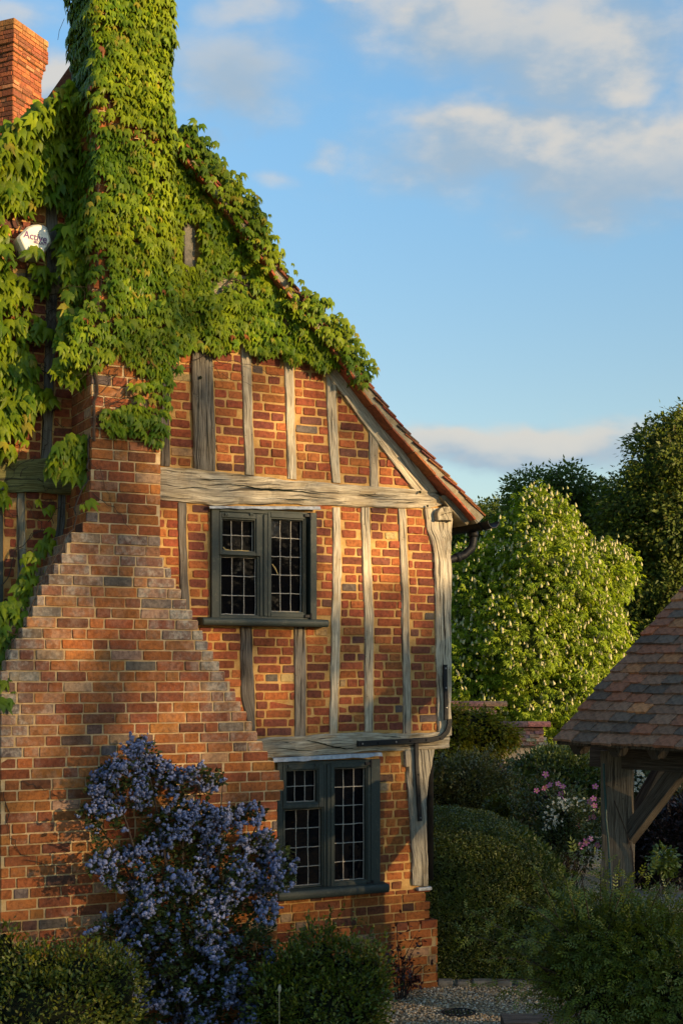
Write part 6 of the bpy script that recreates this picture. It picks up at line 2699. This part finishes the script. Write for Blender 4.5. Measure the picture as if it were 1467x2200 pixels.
# ================================================================== TREES
def tree(name, label, blobs, n, size, tmpl, cols, base, trunk_r, group, clump, perclump, mat='tree_leaf', fill=.72, droop=(.3, .5), limbs=12, core=0.0):
    t = thing(name, label, 'tree', base, 0, group)
    b0 = np.array(t.location)
    vol = np.array([b[1][0]*b[1][1]*b[1][2] for b in blobs])**(2/3)
    nc = n//perclump
    which = NR.choice(len(blobs), nc, p=vol/vol.sum())
    cen = np.array([tuple(b[0]) for b in blobs])[which]
    rr = np.array([tuple(b[1]) for b in blobs])[which]
    d = rdir(nc)
    k = fill+(1.04-fill)*NR.random(nc)
    bump_ = np.array([mnoise.noise(Vector(q)*2.3+Vector((w_*3.1, 0, 0))) for q, w_ in zip(d, which)])
    cc = cen+rr*d*(k*(1+.34*bump_))[:, None]
    # drop clumps that lie deep inside another blob
    deep = np.zeros(nc, bool)
    for i, (c, r) in enumerate(blobs):
        q = (cc-np.array(tuple(c)))/np.array(r)
        deep |= (np.sum(q*q, 1) < .33) & (which != i)
    cc, d = cc[~deep], d[~deep]
    nc = len(cc)
    P = np.repeat(cc, perclump, 0)
    D = np.repeat(d, perclump, 0)
    lr = rdir(len(P))*(NR.random((len(P), 1))**.45)*clump
    P = P+lr*np.array((1, 1, .6))
    A = lr/clump+D*droop[1]+NR.normal(0, .3, P.shape)
    A[:, 2] -= droop[0]
    N = D*.8+ZV*.35+np.array(tuple(SUN))*.5+NR.normal(0, .38, P.shape)   # leaves turn to the light
    cl = np.array(cols)
    ct = np.repeat(NR.random(nc), perclump)
    C = cl[(np.clip(ct*.55+NR.random(len(P))*.45, 0, .999)*len(cl)).astype(int)]*NR.uniform(.75, 1.2, (len(P), 1))
    scatter('crown', P-b0, A, N, NR.uniform(size*.75, size*1.25, len(P)), tmpl, C, M[mat], t)
    a = Acc()
    ztop = max(b[0][2] for b in blobs)
    H_ = ztop-b0[2]
    pts = [Vector((0, 0, -.1)), Vector((.02*H_, 0, H_*.25)), Vector((-.01*H_, .01*H_, H_*.5)), Vector((.015*H_, 0, H_*.75)), Vector((0, 0, H_))]
    a.tube(pts, [trunk_r*1.25, trunk_r, trunk_r*.8, trunk_r*.5, trunk_r*.15], 9)
    a.build('trunk', M['bark'], t)
    a = Acc()
    for i in range(limbs):
        j = R.randrange(nc)
        q = Vector(cc[j]-b0)
        s = min(.9, max(.15, (q.z/H_)*.75))
        kk = s*4
        i0 = min(3, int(kk))
        p = pts[i0].lerp(pts[i0+1], kk-i0)
        m = p.lerp(q, .5)+Vector((0, 0, .08*(q-p).length))
        a.tube([p, p.lerp(m, .5), m, m.lerp(q, .5), q], [trunk_r*.4, trunk_r*.32, trunk_r*.22, trunk_r*.13, trunk_r*.05], 6)
    a.build('limb', M['bark'], t)
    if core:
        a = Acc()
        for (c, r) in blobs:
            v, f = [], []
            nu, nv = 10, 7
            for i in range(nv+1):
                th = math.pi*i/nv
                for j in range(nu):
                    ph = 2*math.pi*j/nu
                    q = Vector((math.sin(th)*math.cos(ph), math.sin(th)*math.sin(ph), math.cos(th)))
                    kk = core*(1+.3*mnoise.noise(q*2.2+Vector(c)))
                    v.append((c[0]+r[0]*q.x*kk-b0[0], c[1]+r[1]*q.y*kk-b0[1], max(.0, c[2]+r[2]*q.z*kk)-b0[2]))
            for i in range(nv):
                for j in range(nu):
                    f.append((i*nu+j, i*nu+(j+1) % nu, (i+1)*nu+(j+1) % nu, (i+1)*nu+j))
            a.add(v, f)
        a.build('inner_twigs', M['inner_leaves'], t)  # dim green solid core stands in for shade inside the crown
    return t, cc, d


def chestnut():
    D = 55
    bl = [blob(1165, 1150, D, 78, 88, 1.7), blob(1180, 1260, D-1, 120, 120, 2.4), blob(1110, 1250, D, 100, 130, 2.0), blob(1270, 1250, D, 82, 85, 1.7), blob(1240, 1390, D-1, 110, 110, 2.2), blob(1120, 1400, D-1.5, 130, 120, 2.4),
          blob(1020, 1300, D, 75, 140, 1.7), blob(1010, 1450, D-1, 90, 120, 1.8), blob(1180, 1500, D-1.5, 150, 105, 2.3), blob(1050, 1560, D-1, 120, 80, 2.0), blob(1150, 1085, D, 40, 36, .8), blob(1310, 1220, D, 46, 55, 1.0),
          blob(1300, 1400, D-1, 50, 90, 1.2)]
    t, cc, d = tree('chestnut_tree', 'sunlit horse chestnut in flower with pale candles over the garden wall', bl, 36000, .20, LEAF_PALM, [(.155, .245, .014), (.22, .32, .022), (.30, .39, .032)],
                    (G(1150, 1700, D).x, D, 0), .38, None, .38, 6, fill=.72, droop=(.75, .6), limbs=26, core=.62)
    b0 = np.array(t.location)
    # flower candles stand on the outer shoots
    up = (d[:, 2] > -.45) & (d[:, 1] < .35)
    q = cc[up]
    q = q[NR.permutation(len(q))[:2600]]
    n = len(q)
    v, f = [], []
    nu = 6
    for (y, r) in ((0, .20), (.25, .30), (.6, .20)):
        for j in range(nu):
            ph = 2*math.pi*j/nu
            v.append((r*R.uniform(.7, 1.25)*math.cos(ph), y, r*R.uniform(.7, 1.25)*math.sin(ph)))
    v.append((0, 1, 0))
    for i in range(2):
        for j in range(nu):
            a_, b_, c_, d_ = i*nu+j, i*nu+(j+1) % nu, (i+1)*nu+(j+1) % nu, (i+1)*nu+j
            f += [(a_, b_, c_), (a_, c_, d_)]
    f += [(2*nu+j, 2*nu+(j+1) % nu, 3*nu) for j in range(nu)]
    P = q+rdir(n)*.25+np.array((0, -.12, .12))
    A = ZV+NR.normal(0, .16, (n, 3))
    C = np.array([(.32, .29, .13), (.38, .34, .17), (.28, .28, .11)])[NR.integers(0, 3, n)]
    scatter('blossoms', P-b0, A, rdir(n), NR.uniform(.12, .22, n), (np.array(v), np.array(f)), C, M['petal'], t)


chestnut()
BG = 'trees behind the chestnut'
DK = [(.065, .098, .022), (.09, .13, .026), (.125, .16, .03)]
tree('ash_tree', 'airy light green ash tree rising behind the chestnut', [blob(1140, 1050, 72, 55, 45, 1.6), blob(1215, 1035, 72, 48, 44, 1.4), blob(1265, 1080, 73, 50, 60, 1.5), blob(1110, 1110, 72, 40, 60, 1.5), blob(1200, 1120, 73, 90, 70, 2)],
     10000, .26, LEAF_DIAMOND, [(.075, .12, .022), (.10, .145, .028)], (G(1190, 1700, 72).x, 72, 0), .3, BG, .5, 8, fill=.55, limbs=40)
tree('dark_tree', 'tall dark green broadleaf tree at the right edge with gold lit top', [blob(1440, 985, 66, 90, 90, 2.4), blob(1380, 1090, 66, 95, 90, 2.2), blob(1480, 1130, 65, 130, 130, 2.8), blob(1350, 1180, 66, 85, 100, 2), blob(1480, 930, 66, 60, 55, 1.5),
      blob(1440, 1280, 65, 130, 110, 2.4), blob(1400, 1380, 65, 120, 100, 2.2), blob(1560, 1000, 67, 140, 150, 3)], 52000, .24, LEAF_DIAMOND, DK+[(.07, .075, .014)], (G(1450, 1700, 66).x, 66, 0), .5, BG, .6, 10, fill=.72, limbs=46, core=.66)
tree('dark_tree', 'dark evergreen tree between the chestnut and the shelter roof', [blob(1330, 1120, 76, 70, 80, 2), blob(1300, 1250, 75, 80, 130, 2.2), blob(1350, 1400, 70, 90, 120, 2.2), blob(1270, 1150, 77, 50, 70, 1.6), blob(1330, 1520, 68, 110, 100, 2.2)],
     26000, .24, LEAF_DIAMOND, DK, (G(1320, 1700, 75).x, 75, 0), .4, BG, .6, 10, fill=.72, limbs=30, core=.7)
tree('dark_tree', 'low dark tree just right of the house eave behind the chestnut', [blob(1010, 1150, 78, 75, 60, 2), blob(1060, 1120, 80, 45, 40, 1.4), blob(980, 1250, 78, 90, 100, 2.2), blob(960, 1400, 77, 90, 120, 2.2), blob(1000, 1530, 74, 110, 90, 2)],
     24000, .25, LEAF_DIAMOND, DK, (G(1000, 1700, 78).x, 78, 0), .4, BG, .55, 10, fill=.72, limbs=30, core=.7)
tree('dark_tree', 'dark tree filling the gap under the right edge of the sky behind the shelter', [blob(1540, 1250, 72, 150, 160, 3), blob(1660, 1150, 74, 150, 200, 3.2), blob(1560, 1450, 70, 160, 140, 3)], 26000, .28, LEAF_DIAMOND, DK,
     (G(1560, 1700, 72).x, 72, 0), .5, BG, .65, 10, fill=.74, limbs=24, core=.72)


# wood that closes the horizon, with an unseen belt added to darken pane reflections
def wood_and_dark_belt():
    P, A, N, C = [], [], [], []
    n = 60000
    x = NR.uniform(-260, 300, n)
    y = 150+NR.uniform(0, 30, n)
    hgt = 9+3.2*np.array([mnoise.noise(Vector((q*.07, 1, 2)))+.5*mnoise.noise(Vector((q*.25, 5, 2))) for q in x])
    z = hgt*NR.random(n)**.6
    P = np.column_stack([x, y, z])
    C = np.array(DK)[NR.integers(0, 3, n)]
    m = 24000
    hx, hy = SUN_AZ
    tt, qq = NR.uniform(56, 66, m), NR.uniform(-30, 45, m)
    zz = NR.random(m)**.7*(9.6+1.2*np.array([mnoise.noise(Vector((v*.2, 4, 2))) for v in qq]))
    P = np.vstack([P, np.column_stack([tt*hx-qq*hy, tt*hy+qq*hx, zz])])
    n += m
    C = np.array(DK)[NR.integers(0, 3, n)]
    o = scatter('far_wood', P, NR.normal(0, 1, (n, 3)), ZV*.4+np.array((0, -1, 0))+NR.normal(0, .5, (n, 3)), NR.uniform(.7, 1.4, n), LEAF_DIAMOND, C, M['tree_leaf'])
    return o


wood_and_dark_belt()


# ================================================================== ADDED UNSEEN TREES: crowns shaped to filter the evening sun on the house
def filter_trees():
    S = np.array(tuple(SUN))
    hz_ = np.array((SUN.x, SUN.y, 0))
    hz_ /= np.linalg.norm(hz_)
    perp = np.array((-hz_[1], hz_[0], 0))
    # gaps and thick spots shaped in the foliage for sun patches on the gable: (px, py, half u, half z, how open)
    gaps = [(868, 1180, .34, .42, 1.0), (760, 1205, .26, .34, .95), (940, 1170, .25, .34, .8), (590, 910, .34, .28, 1.0), (640, 870, .25, .2, .6), (985, 1065, .42, .34, .95), (900, 960, .3, .3, .6), (385, 60, .12, .5, .9),
            (580, 650, .6, .4, .75), (700, 740, .4, .3, .6), (250, 280, 1.0, 1.5, .6), (180, 1380, 1.2, .55, .50), (120, 1780, 1.0, .7, .50), (480, 1500, .5, .4, .35), (890, 1440, .5, .38, -.6), (740, 1570, .6, .28, -.5), (900, 1800, .5, .5, -.3), (300, 200, .5, .7, .35), (80, 620, .7, 1.2, .5)]
    gp = [(wallpt(*L(px, py, 0), 0), hu, hz2, k) for (px, py, hu, hz2, k) in gaps]
    n = 125000
    tt = NR.uniform(27, 36, n)
    q = NR.uniform(-1, 27, n)
    zz = NR.uniform(0.2, 15.5, n)
    P = hz_*tt[:, None]+perp*q[:, None]
    P[:, 2] = zz
    # height above the sun line through the wall, i.e. where the shadow of this leaf falls
    # distance along the ray back to the gable plane
    on = OX*NX+OY*NY
    s = (P[:, 0]*NX+P[:, 1]*NY-on)/(S[0]*NX+S[1]*NY)
    W = P-S*s[:, None]
    u = (W[:, 0]-OX)*UX+(W[:, 1]-OY)*UY
    z = W[:, 2]
    # openness: closed near the ground, looser above
    dens = np.interp(z, [-2, 1.0, 2.2, 2.9, 3.3, 4.5, 6.0, 7.5, 9.5, 12], [.72, .74, .76, .74, .62, .44, .36, .30, .25, .2])
    prob = dens.copy()
    for (p, hu, hz2, k) in gp:
        pu = (p.x-OX)*UX+(p.y-OY)*UY
        r = ((u-pu)/hu)**2+((z-p.z)/hz2)**2
        prob *= 1-k*np.exp(-r*.9)
    prob *= .75+.5*nz(q, zz, 4.0, .55)
    keep = NR.random(n) < prob
    P, q, zz = P[keep], q[keep], zz[keep]
    n = len(P)
    cols = np.array(DK+[(.06, .085, .016)])
    trunks = [1.5, 7.5, 13.5, 19.5, 25.0]
    labels = ['tall beech opposite the chimney, behind the viewer', 'tall beech opposite the upper window, behind the viewer', 'tall beech opposite the corner of the house, behind the viewer',
              'tall beech opposite the clipped hedge, behind the viewer', 'tall beech opposite the garden wall, behind the viewer']
    own = np.argmin(np.abs(q[:, None]-np.array(trunks)[None, :])+NR.normal(0, .8, (n, 5)), axis=1)
    for i, tq in enumerate(trunks):
        b = hz_*31.5+perp*tq
        t = thing('beech_tree', labels[i], 'tree', (b[0], b[1], 0), 0, 'beeches behind the viewer')
        m = own == i
        k = m.sum()
        scatter('crown', P[m]-b, NR.normal(0, 1, (k, 3)), NR.normal(0, 1, (k, 3)), NR.uniform(.22, .38, k), LEAF_DIAMOND, cols[NR.integers(0, 4, k)], M['tree_leaf'], t)
        a = Acc()
        a.tube([(0, 0, -.1), (.1, 0, 3), (0, .1, 7), (.1, 0, 11), (0, 0, 14)], [.2, .16, .12, .07, .02], 8)
        a.build('trunk', M['bark'], t)


filter_trees()


def added_shade_trees():  # unseen conifers added as occluders to keep sun off the dark trees
    for i, (x, y, h, lab) in enumerate(((40, 70, 12.5, 'tall dark conifer beyond the right edge of the view, nearest the wood'), (36, 56, 10, 'tall dark conifer beyond the right edge of the view, nearest the chestnut'))):
        bl = [(Vector((x, y, h*k)), (h*.26*(1.15-k), h*.26*(1.15-k), h*.2)) for k in (.2, .4, .6, .78, .92)]
        tree('conifer', lab, bl, 14000, .4, LEAF_DIAMOND, DK, (x, y, 0), .4, 'conifers beyond the right edge', .7, 8, fill=.6, limbs=14, core=.7)


added_shade_trees()
